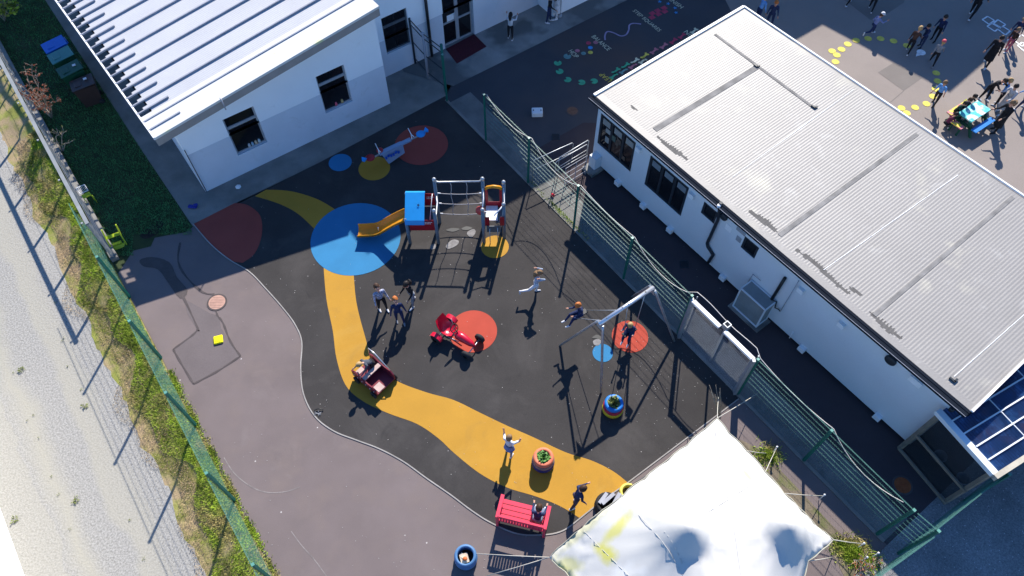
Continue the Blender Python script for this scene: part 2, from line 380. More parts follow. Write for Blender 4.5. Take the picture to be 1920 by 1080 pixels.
sheet('tar_patch', smooth(gp((262, 488), (285, 482), (318, 492), (332, 520), (352, 545), (338, 560), (315, 530), (296, 505), (270, 500)), 3, True), 0.0075, m_seam)
m_chalk = mat('worn_line', (0.22, 0.195, 0.185), 0.9, 0.3, 6)
ribbon('worn_line', smooth(gp((420, 858), (440, 888), (470, 912), (500, 923), (535, 922), (562, 913)), 6), 0.022, 0.004, m_chalk)
ribbon('worn_line', smooth(gp((546, 996), (565, 1022), (590, 1050), (612, 1080)), 4), 0.018, 0.004, m_chalk)
# beyond the right fence
sheet('upper_yard', [RF(-4.7, 0.0), RF(25, 0.0), RF(25, 30), RF(-16, 30), RF(-16, 2), RF(-6.3, 1.0)], 0.004, m_dark)
sheet('alley', [RF(-1.0, 0.9), RF(15.5, 0.9), RF(15.5, 5.2), RF(0.0, 4.4), RF(-1.0, 3.2)], 0.008, m_alley)
sheet('fence_strip', [RF(-4.6, 0.02), RF(14.4, 0.02), RF(14.4, 0.92), RF(-4.6, 0.92)], 0.012, mat('strip_concrete', (0.155, 0.15, 0.14), 0.9, 0.16, 1.3, bump=0.2, fine=(0.12, 45), wear=(((0.09, 0.088, 0.08), 1.2, 0.52, 0.72, 0.7),)))
ribbon('kerb', [RF(-4.8, 0.0), RF(14.4, 0.0)], 0.09, 0.0, m_con, z1=0.03)
sheet('door_apron', [G(757, 135), G(850, 162), G(960, 107.5), G(1177, 0), G(1260, -40), G(1100, -60), G(900, 10), G(740, 100)], 0.016, m_con2)
sheet('side_yard', [G(1330, -60), G(1380, 40), G(1500, 120), G(1960, 430), G(2100, 300), G(2300, -200), G(1400, -200)], 0.008, m_lite)
sheet('tarmac_patch', gp((1646, 136), (1676, 117.5), (1728, 147), (1694, 171)), 0.012, m_patch)
ribbon('tarmac_joint', gp((1694, 171), (1672, 190), (1640, 212)), 0.03, 0.012, m_patch)
sheet('tarmac_patch', gp((1570, -10), (1632, 38), (1665, 25), (1695, 5), (1700, -30)), 0.012, m_patch)
sheet('rear_gravel', [RF(14.5, -6), RF(14.5, 14), RF(40, 14), RF(40, -6)], 0.012, m_gdark)
# worn corner by the tent
sheet('worn_soil', smooth(gp((1400, 830), (1440, 860), (1500, 920), (1560, 985), (1610, 1030), (1650, 1075), (1600, 1100), (1560, 1040), (1520, 985), (1450, 905), (1380, 830)), 3, True), 0.005, m_earth)

# ---------------------------------------------------------------- painted markings
PC = {}
def paint(n, c): 
    return mat('paint_' + n, c, 0.8, 0.18, 8, fine=(0.15, 60))
pg, pyw, ppk, pbl, prd, ppu, pte, pwh, pcream = paint('green', (0.06, 0.36, 0.20)), paint('yellow', (0.62, 0.52, 0.09)), paint('pink', (0.45, 0.16, 0.2)), paint('blue', (0.05, 0.25, 0.55)), paint('red', (0.42, 0.05, 0.10)), paint('purple', (0.30, 0.25, 0.38)), paint('teal', (0.14, 0.28, 0.27)), paint('white', (0.72, 0.72, 0.72)), paint('cream', (0.62, 0.60, 0.42))
ZM = 0.018
def z4(x, y, ox, oy, s): return (ox + x / s, oy + y / s)
def blob(name, px, py, r, m_, z=ZM, notch=None, ell=1.0, n=24):
    c = G(px, py); rr = (G(px + r, py) - G(px - r, py)).length / 2; pts = []
    for k in range(n):
        a = 2 * math.pi * k / n; q = rr
        if notch is not None and abs((a - notch + math.pi) % (2 * math.pi) - math.pi) < 0.35: q = rr * 0.35
        pts.append((c.x + q * math.cos(a), c.y + q * math.sin(a) * ell))
    return sheet(name, pts, z, m_)
for i, (x, y) in enumerate(((415, 425), (343, 475), (357, 538), (417, 600), (521, 620), (615, 611))):
    blob('lily_pad', 960 + x / 4, y / 4, 7.2, pte if i == 0 else pg, notch=[1.2, 1.5, 2.2, 2.6, 3.1, 3.4][i])
for (x, y, m_) in ((490, 383, ppk), (536, 403, pte), (588, 396, pyw), (588, 360, pbl), (573, 325, prd), (627, 321, ppk)):
    blob('hop_spot', 960 + x / 4, y / 4, 4.6, m_)
ribbon('balance_line', smooth(gp(*[(960 + x / 4, y / 4) for (x, y) in ((698, 303), (697, 268), (715, 240), (760, 248), (815, 272), (855, 262), (875, 228), (880, 192), (910, 178), (968, 183))]), 6), 0.06, ZM, ppu)
YD = (G(1177, 0) - G(960, 107.5)).normalized(); YA = math.atan2(YD.y, YD.x)
def quad(name, px, py, w_, h_, a, m_, z=ZM):
    c = G(px, py); M2 = Matrix.Rotation(a, 2)
    return sheet(name, [(c.x + (M2 @ Vector(p)).x, c.y + (M2 @ Vector(p)).y) for p in ((-w_ / 2, -h_ / 2), (w_ / 2, -h_ / 2), (w_ / 2, h_ / 2), (-w_ / 2, h_ / 2))], z, m_)
for i, (x, y) in enumerate(((1050, 133), (1052, 103), (1092, 82), (1098, 108), (1140, 62), (1145, 88))): quad('step_square', 960 + x / 4, y / 4, 0.22, 0.2, YA, prd)
def star(px, py, r, m_):
    c = G(px, py); rr = r * 19 / FPX * 1.2; a0 = random.random()
    sheet('star', [(c.x + (rr if k % 2 == 0 else rr * .42) * math.cos(a0 + k * math.pi / 5), c.y + (rr if k % 2 == 0 else rr * .42) * math.sin(a0 + k * math.pi / 5)) for k in range(10)], ZM, m_)
for (x, y) in ((1107, 15), (1170, 30), (1222, 62), (1230, 97)): star(960 + x / 4, y / 4, 6, pbl)
def bone(px, py, m_, a):
    c = G(px, py); pts = []
    prof = [(-.17, .0), (-.2, .07), (-.13, .1), (-.08, .04), (.08, .04), (.13, .1), (.2, .07), (.17, 0), (.2, -.07), (.13, -.1), (.08, -.04), (-.08, -.04), (-.13, -.1), (-.2, -.07)]
    M2 = Matrix.Rotation(a, 2)
    for p in prof: q = M2 @ Vector(p); pts.append((c.x + q.x, c.y + q.y))
    sheet('bone_mark', pts, ZM, m_)
for (x, y, m_) in ((762, 572, pg), (780, 533, pg), (835, 535, pte), (852, 495, pg), (923, 460, pcream), (980, 460, pcream), (995, 422, pyw), (905, 497, ppk), (1065, 385, ppk), (1138, 347, ppk), (1210, 310, prd), (1275, 272, prd), (1365, 235, pcream)):
    bone(960 + x / 4, y / 4, m_, YA + 0.25)
def text(s, a, b, h, m_, flip=False):
    """lettering from ground point a (start) to b (end)"""
    A, B = G(*a), G(*b); d = B - A; L = d.length
    cu = bpy.data.curves.new('t', 'FONT'); cu.body = s; cu.size = 1; o = bpy.data.objects.new('t', cu); COL.objects.link(o)
    dg = bpy.context.evaluated_depsgraph_get(); me = bpy.data.meshes.new_from_object(o.evaluated_get(dg)); bpy.data.objects.remove(o)
    xs = [v.co.x for v in me.vertices]; ys = [v.co.y for v in me.vertices]; x0, x1, y0, y1 = min(xs), max(xs), min(ys), max(ys)
    u = d.normalized(); n = Vector((-u.y, u.x, 0))
    for v in me.vertices:
        p = A + u * ((v.co.x - x0) / (x1 - x0) * L) + n * ((v.co.y - y0) / (y1 - y0) - .5) * h; v.co = (p.x, p.y, ZM)
    me.materials.clear(); me.materials.append(m_); q = bpy.data.objects.new('painted_word', me); COL.objects.link(q); q['kind'] = 'structure'
text('STEP SQUARES', (1188, 20), (1237, 59), 0.20, pcream)
text('BALANCE', (1112, 68), (1143, 94), 0.20, pcream)
text('HOP', (1069, 95), (1082, 108), 0.20, pcream)
text('FINISH', (1254, -3), (1279, 15), 0.20, pcream)
text('LEAP', (1144, 153), (1126, 139), 0.20, pyw)
text('NI', (1285, 59), (1294, 66), 0.20, pcream)
for (x, y) in ((480, 385), (550, 372), (515, 415), (505, 465), (597, 333), (660, 305), (750, 292), (843, 292), (940, 310), (1040, 345), (1260, 550), (1270, 610), (1255, 670), (1235, 725), (1187, 780), (1102, 808), (1000, 812), (1040, 850)):
    blob('yellow_spot', 1440 + x / 4, y / 4, 7, pyw)
blob('white_spot', 1440 + 1147 / 4, 395 / 4, 8.3, pwh, notch=None)
sheet('white_spot_tail', gp((1719, 98), (1716.5, 107), (1726, 104)), ZM + .002, pwh)
def outline(pp, wd=0.06):
    P = gp(*pp); 
    for i in range(len(P)): ribbon('hopscotch_line', [P[i], P[(i + 1) % len(P)]], wd, ZM + 0.0005 * (i % 2), pwh)
for q in (((1605, 150), (1645, 125), (1697, 157), (1655, 184)), ((1690, 178), (1722, 150), (1780, 187), (1745, 210)), ((1642, 200), (1676, 178), (1735, 210), (1700, 238)), ((1722, 222), (1757, 200), (1815, 235), (1778, 265)), ((1842, 305), (1898, 262), (1960, 300), (1905, 350)), ((1870, 345), (1905, 320), (1990, 365), (1950, 410))):
    outline([(1440 + x / 4, y / 4) for (x, y) in q])
# ---------------------------------------------------------------- building helpers
m_wall = mat('white_render', (0.84, 0.85, 0.86), 0.85, 0.03, 0.7, bump=0.1, bscale=50, wear=(((0.60, 0.60, 0.58), 1.4, 0.60, 0.80, 0.5),))
m_wall_lo = mat('grey_render', (0.60, 0.63, 0.68), 0.85, 0.05, 0.8, bump=0.1, bscale=50, wear=(((0.44, 0.45, 0.45), 2.2, 0.56, 0.76, 0.6),))
m_glass = mat('dark_glass', (0.012, 0.013, 0.016), 0.08, 0.3, 1.2, spec=0.5)
m_frame = flat('grey_frame', (0.10, 0.11, 0.12), 0.5)
m_sill = flat('pale_sill', (0.3, 0.31, 0.33), 0.6)
m_white = flat('white_paint', (0.78, 0.78, 0.78), 0.5)
m_black = flat('black_plastic', (0.015, 0.016, 0.018), 0.45)
m_galv = mat('galvanised_steel', (0.42, 0.44, 0.46), 0.45, 0.12, 12, metal=0.6)
m_green = mat('green_powdercoat', (0.01, 0.115, 0.085), 0.55, 0.1, 6)
m_wire = mat('green_wire', (0.012, 0.10, 0.075), 0.45, 0.1, 6, spec=0.5)
m_wirep = mat('pale_green_wire', (0.09, 0.26, 0.205), 0.45, 0.1, 6, spec=0.6)
def holed(mb, W, s0, s1, z0, z1, holes, off=0.0, depth=0.14, mi=0, mir=0, ztop=None):
    """wall face with rectangular openings (s0,s1,z0,z1) and their reveals; ztop(s) for a sloping head"""
    xs = sorted({s0, s1, *[h[0] for h in holes], *[h[1] for h in holes]}); zs = sorted({z0, z1, *[h[2] for h in holes], *[h[3] for h in holes]})
    for i in range(len(xs) - 1):
        for j in range(len(zs) - 1):
            cx, cz = (xs[i] + xs[i + 1]) / 2, (zs[j] + zs[j + 1]) / 2
            if any(h[0] < cx < h[1] and h[2] < cz < h[3] for h in holes): continue
            a, b = zs[j], zs[j + 1]; ta = tb = b
            if ztop and j == len(zs) - 2: ta, tb = ztop(xs[i]), ztop(xs[i + 1])
            mb.add([W.P(xs[i], a, off), W.P(xs[i + 1], a, off), W.P(xs[i + 1], tb, off), W.P(xs[i], ta, off)], [(0, 1, 2, 3)], mi)
    for h in holes:
        c = [(h[0], h[2]), (h[1], h[2]), (h[1], h[3]), (h[0], h[3])]
        for k in range(4):
            p, q = c[k], c[(k + 1) % 4]
            mb.add([W.P(p[0], p[1], off), W.P(q[0], q[1], off), W.P(q[0], q[1], off - depth), W.P(p[0], p[1], off - depth)], [(0, 1, 2, 3)], mir)
def wbox(mb, W, s0, s1, z0, z1, o0, o1, mi=0):
    p = [W.P(s0, z0, o0), W.P(s1, z0, o0), W.P(s1, z0, o1), W.P(s0, z0, o1)]
    vs = p + [Vector((q.x, q.y, z1)) for q in p]
    mb.add(vs, [(3, 2, 1, 0), (4, 5, 6, 7), (0, 1, 5, 4), (1, 2, 6, 5), (2, 3, 7, 6), (3, 0, 4, 7)], mi); return mb
def rect(W, quadpx, off=0.0):
    q = [W.at(x, y, off) for (x, y) in quadpx]
    return ((q[0][0] + q[3][0]) / 2, (q[1][0] + q[2][0]) / 2, (q[2][1] + q[3][1]) / 2, (q[0][1] + q[1][1]) / 2)
def window(parent, W, r, off, depth, bars_z=(), bars_s=(), fr=0.06, m_f=None, name='window'):
    """frame with its pane as a sub-part, standing in the opening r"""
    s0, s1, z0, z1 = r; f = MB(); o0, o1 = off - depth, off - depth + 0.06; m_f = m_f or m_frame
    wbox(f, W, s0, s1, z0, z0 + fr, o0, o1); wbox(f, W, s0, s1, z1 - fr, z1, o0, o1)
    wbox(f, W, s0, s0 + fr, z0 + fr, z1 - fr, o0, o1); wbox(f, W, s1 - fr, s1, z0 + fr, z1 - fr, o0, o1)
    for t, th in bars_z: zc = z0 + (z1 - z0) * t; wbox(f, W, s0 + fr, s1 - fr, zc - th / 2, zc + th / 2, o0, o1 + .004)
    for t in bars_s: sc = s0 + (s1 - s0) * t; wbox(f, W, sc - fr / 2, sc + fr / 2, z0 + fr, z1 - fr, o0, o1 + .002)
    fo = f.build(name, m_f, parent)
    p = MB(); wbox(p, W, s0 + fr / 2, s1 - fr / 2, z0 + fr / 2, z1 - fr / 2, o0 + 0.015, o0 + 0.03); p.build('pane', m_glass, fo)
    return fo

# ---------------------------------------------------------------- classroom with the ribbed white roof (upper left)
m_roofw = mat('white_roof_sheet', (0.475, 0.475, 0.485), 0.6, 0.04, 0.8, bump=0.0, fine=(0.05, 20), spec=0.3)
m_flash = mat('roof_flashing', (0.62, 0.61, 0.58), 0.6, 0.04, 1.0, tint=((0.62, 0.62, 0.22), 1.6, 0.60, 0.80))
m_rib = mat('weathered_batten', (0.30, 0.31, 0.35), 0.7, 0.10, 3)
m_fascia = mat('tan_fascia', (0.30, 0.27, 0.25), 0.8, 0.06, 3)
cl = thing('classroom', 'white single storey classroom with ribbed white roof and two square windows, upper left', 'building', WB0)
q1 = rect(WL, ((417, 225), (475, 199), (502, 267), (446, 291))); q2 = rect(WL, ((591, 145), (644.5, 120.5), (662, 191), (611, 211)))
RA, RB, RC = G(290, 260, 3.08), G(711, 12, 4.40), G(104, 0, 3.08)
ru = (RB - RA); rw = (RC - RA).normalized(); RBk = 22.0
rn = ru.cross(rw).normalized(); rn = rn if rn.z > 0 else -rn
def roofz(p): return RA.z - ((p.x - RA.x) * rn.x + (p.y - RA.y) * rn.y) / rn.z
LW = WL.L; band = WL.at(722, 121)[1]
mb = MB()
holed(mb, WL, 0, LW, band, 2.9, [(q[0], q[1], max(q[2], band), q[3]) for q in (q1, q2)], ztop=lambda s: roofz(WL.P(s, 0)) - 0.30, mi=0, mir=0)
mb.build('wall', m_wall, cl)
mb = MB(); holed(mb, WL, 0, LW, 0.0, band, [(q[0], q[1], q[2], band) for q in (q1, q2)], mi=0, mir=0)
plinth = mb
# side and rear walls
back = -21.0
for (sa, face) in ((0, 0), (LW, 1)):
    a, b = WL.P(sa, 0), WL.P(sa, 0, back)
    plinth.add([Vector((a.x, a.y, 0)), Vector((b.x, b.y, 0)), Vector((b.x, b.y, band)), Vector((a.x, a.y, band))], [(0, 1, 2, 3)])
plinth.build('plinth_band', m_wall_lo, cl)
mb = MB()
for sa in (0, LW):
    a, b = WL.P(sa, 0), WL.P(sa, 0, back); za, zb = roofz(a) - .3, roofz(b) - .3
    mb.add([Vector((a.x, a.y, band)), Vector((b.x, b.y, band)), Vector((b.x, b.y, zb)), Vector((a.x, a.y, za))], [(0, 1, 2, 3)])
a, b = WL.P(0, 0, back), WL.P(LW, 0, back); mb.add([a, b, Vector((b.x, b.y, roofz(b) - .3)), Vector((a.x, a.y, roofz(a) - .3))], [(0, 1, 2, 3)])
mb.build('side_wall', m_wall, cl)
for q, bz in ((q1, 0.70), (q2, 0.72)): window(cl, WL, q, 0, 0.14, bars_z=((bz, 0.10),), fr=0.05, m_f=m_sill)
# roof: sheet set in from the left eave, rafter tails across the gap
def RP(s, t, h=0.0): return RA + ru * s + rw * t + rn * h       # s 0..1 along the slope, t metres back
sL = ru.length
mb = MB()
nc = 60
def corr(mb, s0, s1, t0, t1, mi=0, pitch=0.08, amp=0.002, h=0.0):
    n = int((t1 - t0) / pitch * 2); vs = []; fs = []
    for i in range(n + 1):
        t = t0 + (t1 - t0) * i / n; hh = h + (amp if i % 2 else -amp)
        vs += [RP(s0, t, hh), RP(s1, t, hh)]
    for i in range(n): fs.append((2 * i, 2 * i + 1, 2 * i + 3, 2 * i + 2))
    mb.add(vs, fs, mi, False)
tailp = []
for (x, y) in ((1130, 970), (1080, 890), (1045, 835), (1000, 780), (960, 720), (930, 665), (885, 610), (850, 555), (815, 510), (775, 455), (740, 400), (705, 345), (675, 300), (640, 250), (610, 200), (575, 150), (545, 110), (510, 50)):
    p = G(x / 4, y / 4, 3.12); tailp.append((p - RA).dot(rw))
ts = sorted(tailp); t_step = (ts[-1] - ts[0]) / (len(ts) - 1)
tr = [ts[0] + i * t_step for i in range(-0, 62)]
corr(mb, 0.052, 1.0, 0.95, RBk, h=0.0)
# toothed sheet edge between the tails
for i, t in enumerate(tr[:-1]):
    mb.add([RP(0.03, t + .02, 0), RP(0.054, t + .02, 0), RP(0.054, t + t_step * .45, 0), RP(0.03, t + t_step * .45, 0)], [(0, 1, 2, 3)])
mb.add([RP(0.0, 0.0, .02), RP(1.0, 0.0, .02), RP(1.0, 1.0, .035), RP(0.0, 1.0, .035)], [(0, 1, 2, 3)], 1)
mb.add([RP(0.0, 0.0, .02), RP(1.0, 0.0, .02), RP(1.0, 0.0, -.06), RP(0.0, 0.0, -.06)], [(0, 1, 2, 3)], 1)
roof = mb.build('roof', [m_roofw, m_flash], cl)
mb = MB(); off = -rn * 0.28
mb.add([RP(0.045, 0.5, -.05), RP(1, 0.5, -.05), RP(1, RBk, -.05), RP(0.045, RBk, -.05)], [(0, 1, 2, 3)])
mb.build('roof_deck', m_black, roof)
mb = MB(); d0 = Vector((0, 0, -0.34)); inn = rw * 0.03
mb.add([RP(0, 0) + inn + Vector((0, 0, -.02)), RP(1, 0) + inn + Vector((0, 0, -.02)), RP(1, 0) + inn + d0, RP(0, 0) + inn + d0], [(0, 1, 2, 3)])
mb.add([RP(0, 0) + inn + d0, RP(1, 0) + inn + d0, RP(1, .7) + d0, RP(0, .7) + d0], [(0, 1, 2, 3)])
mb.add([RP(1, 0) + inn, RP(1, RBk), RP(1, RBk) + d0, RP(1, 0) + inn + d0], [(0, 1, 2, 3)])
mb.build('fascia', m_fascia, cl)
for i, t in enumerate(tr):
    if t > RBk - .5: break
    mb = MB(); s1 = 1.0 if i % 2 else 0.135
    if i % 2 and i < 3: s1 = 0.97
    mb.bar(RP(0.0, t, 0.03), RP(s1, t, 0.035), 0.045, 0.05)
    mb.build('rib', m_rib, roof)
mb = MB(); mb.bar(RP(0, -0.0, 0.0) , RP(0, RBk, 0.0), 0.05, 0.10); mb.build('eaves_beam', m_white, cl)
mb = MB()  # box eave soffit seen under the left edge
mb.tube([WL.P(0.02, 0.05, 0.05), WL.P(0.02, 2.0, 0.05)], 0.014, 6); mb.build('corner_pipe', m_black, cl)
mb = MB()
a = WL.P(0.75, 0, 0)
aw = RP(0.285, 0.0, .05); mb.tube([aw + rn * .02, aw + rn * .05 - rw * .12, aw - rw * .12 - Vector((0, 0, .35))], 0.018, 6); mb.build('overflow_pipe', m_rib, cl)

# items standing inside on the window sills
for (q, n_, cols) in ((q1, 4, [(0.5, .5, .5), (.25, .4, .5), (.6, .45, .3), (.5, .6, .6)]), (q2, 2, [(0.65, .1, .15), (.5, .35, .15)])):
    for k in range(n_):
        s = q[0] + (q[1] - q[0]) * (0.45 + 0.45 * k / n_); mb = MB(); c = WL.P(s, q[2] + 0.12, -0.085)
        mb.lathe([(0.001, -.06), (.04, -.06), (.045, .0), (.03, .07), (.001, .08)], c, 10)
        o = mb.build('jar', flat('sill_item_%d_%d' % (n_, k), cols[k]))
        tag(o, '%s on the sill of the %s classroom window, %s from its right jamb' % ('red pot' if (n_, k) == (2, 0) else 'tan pot' if n_ == 2 else 'small jar', 'lower left' if n_ == 4 else 'upper right', ['last', 'third', 'second', 'first'][k + (4 - n_)]), 'ornament')

# ---------------------------------------------------------------- main school block
FB0, FB1 = G(727, 143), G(1007, 10); WM = Wall(FB0, FB1); EZ = 7.73
sch = thing('school_building', 'tall white two storey school block with glazed entrance doors, top of picture', 'building', FB0)
s2, _ = WM.at(985, 21); LM = WM.L
qm = rect(WM, ((714, 35), (763, 14), (770, 82), (726, 102)))
ds0 = WM.at(835, 90)[0]; ds1 = WM.at(890, 64)[0]; qd = (ds0, ds1, 0.02, 2.35)
bandm = 1.55
SW = -2.2; ST = 2.55; LZ = 3.5
mb = MB(); holed(mb, WM, SW, ST, bandm, LZ, [(qm[0], qm[1], max(qm[2], bandm), qm[3])]); holed(mb, WM, ST, LM + 0.1, bandm, EZ, [(qd[0], qd[1], bandm, qd[3])])
mb.add([WM.P(SW, 0), WM.P(SW, 0, -12), WM.P(SW, LZ, -12), WM.P(SW, LZ)], [(0, 1, 2, 3)]); mb.add([WM.P(ST, LZ), WM.P(ST, LZ, -12), WM.P(ST, EZ, -12), WM.P(ST, EZ)], [(0, 1, 2, 3)])
mb.add([WM.P(SW, LZ), WM.P(ST, LZ), WM.P(ST, LZ, -12), WM.P(SW, LZ, -12)], [(0, 1, 2, 3)]); mb.build('wall', m_wall, sch)
mb = MB(); holed(mb, WM, SW, LM + 0.15, 0, bandm, [(qm[0], qm[1], qm[2], bandm), (qd[0], qd[1], -0.01, bandm)]); mb.build('plinth_band', m_wall_lo, sch)
window(sch, WM, qm, 0, 0.14, bars_z=((0.70, 0.10),), fr=0.05, m_f=m_frame)
window(sch, WM, (qm[0] + 4.0, qm[1] + 4.0, 4.6, 6.0), 0.0, 0.05, bars_z=((0.7, .08),), fr=.05)
mid = (qd[0] + qd[1]) / 2
dr = window(sch, WM, (qd[0], mid, 0.02, 2.3), 0, 0.18, bars_z=((0.42, .07),), fr=0.07, name='door', m_f=m_sill)
mb = MB(); wbox(mb, WM, mid - .12, mid - .09, .95, 1.25, -.13, -.10); mb.build('handle', m_galv, dr)
mb = MB(); wbox(mb, WM, qd[0] + .25, qd[0] + .6, 1.02, 1.27, -.125, -.12); mb.build('notice', m_white, dr)
# right leaf standing open into the room
dr2 = window(sch, WM, (mid, qd[1], 0.02, 2.3), 0, 0.18, bars_z=((0.42, .07),), fr=0.07, name='door', m_f=m_sill)
# roof: pitched, eaves at EZ
rg = [WM.P(ST - .05, EZ - .02, .05), WM.P(6.95, EZ - .02, .05), WM.P(6.95, EZ + .1, -6), WM.P(ST - .05, EZ + .1, -6)]
mb = MB(); mb.add(rg, [(0, 1, 2, 3)]); mb.add([rg[3], rg[2], WM.P(6.95, EZ, -12), WM.P(ST - .05, EZ, -12)], [(0, 1, 2, 3)]); mb.build('roof', m_rib, sch)
mb = MB(); sp = WM.at(797, 0)[0]; sb = WM.at(808, 107)[0]; mb.tube([WM.P(sb, 0.05, .09), WM.P(sb, 3.4, .09)], 0.055, 10); mb.build('downpipe', m_black, sch)
# porch return, right-hand range and the wing whose shadows cross the yard
PR = WM.at(1050, 32, 0)[0]
g1, g2 = G(1050, 32), G(1150, -23)
blk = thing('school_range', 'long white school range right of the entrance porch, out of the top edge', 'building', g1)
WR = Wall(WM.P(6.90, 0, 0.95), WM.P(22.8, 0, 0.95))
mb = MB(); holed(mb, WR, 0, WR.L, 0, EZ, [(2.2, 3.6, 1.0, 2.3), (5.2, 6.6, 1.0, 2.3), (8.2, 9.6, 1, 2.3), (11.2, 12.6, 1, 2.3)])
for s in (0, WR.L): mb.add([WR.P(s, 0), WR.P(s, 0, -12), WR.P(s, EZ, -12), WR.P(s, EZ)], [(0, 1, 2, 3)])
mb.build('wall', m_wall, blk)
for s in (2.2, 5.2, 8.2, 11.2): window(blk, WR, (s, s + 1.4, 1.0, 2.3), 0, .14, bars_z=((.7, .08),), fr=.05)
mb = MB(); mb.add([WR.P(-.05, EZ + .01, .05), WR.P(WR.L + .05, EZ + .01, .05), WR.P(WR.L + .05, EZ + .01, -12), WR.P(-.05, EZ + .01, -12)], [(0, 1, 2, 3)]); mb.build('roof', m_rib, blk)
# far wing: placed from its shadow corner
Dsh = Vector((-math.cos(SUN_AZ), -math.sin(SUN_AZ), 0)) / math.tan(SUN_EL)
c1 = G(1780, 172) - Dsh * EZ; c2 = G(1940, 34) - Dsh * EZ; c0 = G(1527, 37) - Dsh * EZ
wd_ = (c2 - c1).normalized(); far = c1 + wd_ * 16
wing = thing('school_wing', 'white flat roofed school wing beyond the side yard, its shadow lying over the painted dots', 'building', c1)
mb = MB(); foot = [c0, c1, far, far + Vector((-wd_.y, wd_.x, 0)) * 9, c0 + Vector((-wd_.y, wd_.x, 0)) * 9]
mb.prism(foot, 0, EZ); mb.build('wall', m_wall, wing)
WW = Wall(c1, far); 
mb = MB(); mb.prism([p + Vector((0, 0, 0)) for p in foot], EZ + .003, EZ + .06); mb.build('roof', m_rib, wing)
for s in (1.5, 4.5, 7.5): window(wing, WW, (s, s + 1.6, 1.0, 2.4), 0.065, .065, bars_z=((.7, .08),), fr=.05)
# porch column & mat
mb = MB(); mb.tube([G(1047, 30), Vector((G(1047, 30).x, G(1047, 30).y, 2.6))], 0.09, 12); mb.lathe([(0.14, .02), (.14, .08), (.09, .1)], G(1047, 30), 12)
tag(mb.build('porch_column', m_sill), 'round pale column standing in front of the school wall behind the child with a bag', 'column')
mb = MB(); mb.prism(gp((836, 93), (889, 65), (912, 88), (857, 120)), 0.017, 0.035)
tag(mb.build('door_mat', mat('maroon_mat', (0.075, 0.012, 0.02), 0.95, 0.2, 20, bump=0.5)), 'dark maroon door mat in front of the glazed entrance', 'mat')
# ---------------------------------------------------------------- portable cabin
m_cab = mat('cabin_panel', (0.64, 0.67, 0.69), 0.7, 0.04, 0.6, fine=(0.03, 30))
m_anth = flat('anthracite', (0.022, 0.028, 0.036), 0.5)
m_croof = mat('cabin_roof_felt', (0.245, 0.232, 0.218), 0.5, 0.06, 0.5, spec=0.32, wear=(((0.20, 0.19, 0.175), 0.5, 0.50, 0.72, 0.5), ((0.36, 0.35, 0.33), 1.6, 0.58, 0.74, 0.5)), bump=0.15, bscale=25, fine=(0.08, 30), tint=((0.36, 0.34, 0.28), 0.9, 0.60, 0.8))
m_moss = mat('roof_grime', (0.10, 0.095, 0.09), 0.8, 0.15, 6)
m_croof2 = flat('roof_trim', (0.72, 0.72, 0.72), 0.5)
CA, CC_ = G(1117, 180, 2.86), G(1820, 770, 2.86); cu = Vector((CC_.x - CA.x, CC_.y - CA.y, 0)); CL = cu.length; cu.normalize(); cv = Vector((-cu.y, cu.x, 0)); cv = cv if cv.x > 0 else -cv
CWD = (Vector((G(1392, 13, 2.96).x, G(1392, 13, 2.96).y, 0)) - Vector((CA.x, CA.y, 0))).dot(cv)
WC = Wall(G(1127, 312, .15), G(1680, 810, .15))
cab = thing('portable_cabin', 'long grey portable cabin with pale corrugated flat roof beside the play area', 'building', WC.a)
sA = WC.at(1103, 298)[0]; sA = (Vector((CA.x, CA.y, 0)) - WC.a).dot(WC.u) + 0.12
sC = (Vector((CC_.x, CC_.y, 0)) - WC.a).dot(WC.u) - 0.25
depthc = CWD - 0.35
def CP(s, t, z):                                  # s along eave from A, t across the roof
    p = Vector((CA.x, CA.y, 0)) + cu * s + cv * t; return Vector((p.x, p.y, z))
wins = [rect(WC, q) for q in (((1127, 211), (1193, 269), (1181, 322), (1120, 268)), ((1220, 290), (1293, 354), (1275, 404.5), (1208, 345.5)), ((1320, 378), (1347, 399), (1338, 420), (1314, 399)), ((1396.5, 442), (1424.5, 465.6), (1413, 485), (1389, 463.7)))]
mb = MB(); holed(mb, WC, sA, sC, 0.15, 2.60, wins, depth=0.10)
for s in (sA, sC): mb.add([WC.P(s, .15), WC.P(s, .15, -depthc), WC.P(s, 2.6, -depthc), WC.P(s, 2.6)], [(0, 1, 2, 3)])
mb.add([WC.P(sA, .15, -depthc), WC.P(sC, .15, -depthc), WC.P(sC, 2.6, -depthc), WC.P(sA, 2.6, -depthc)], [(0, 1, 2, 3)])
mb.build('wall', m_cab, cab)
mb = MB(); wbox(mb, WC, sA + .1, sC - .1, 0.0, 0.147, -depthc + .1, -0.12); mb.build('underfloor_shade', m_black, cab)  # black block added for the shaded open gap beneath the cabin floor
for i, q in enumerate(wins):
    w_ = window(cab, WC, q, 0.0, 0.07, bars_s=((.34, .67) if i < 2 else ()), bars_z=(), fr=0.085 if i < 2 else .07, m_f=m_anth)
    if i < 2:
        for k in range(3):                        # pale top lights behind the glass, upper third of each bay
            a = q[0] + (q[1] - q[0]) * (k / 3) + .11; b = q[0] + (q[1] - q[0]) * ((k + 1) / 3) - .08
            mb = MB(); wbox(mb, WC, a, b, q[3] - .36, q[3] - .13, -0.025, -0.018); mb.build('blind', flat('window_blind', (0.28, 0.27, 0.25)) if i == 0 else flat('window_blind2', (0.17, 0.2, 0.22)), w_)
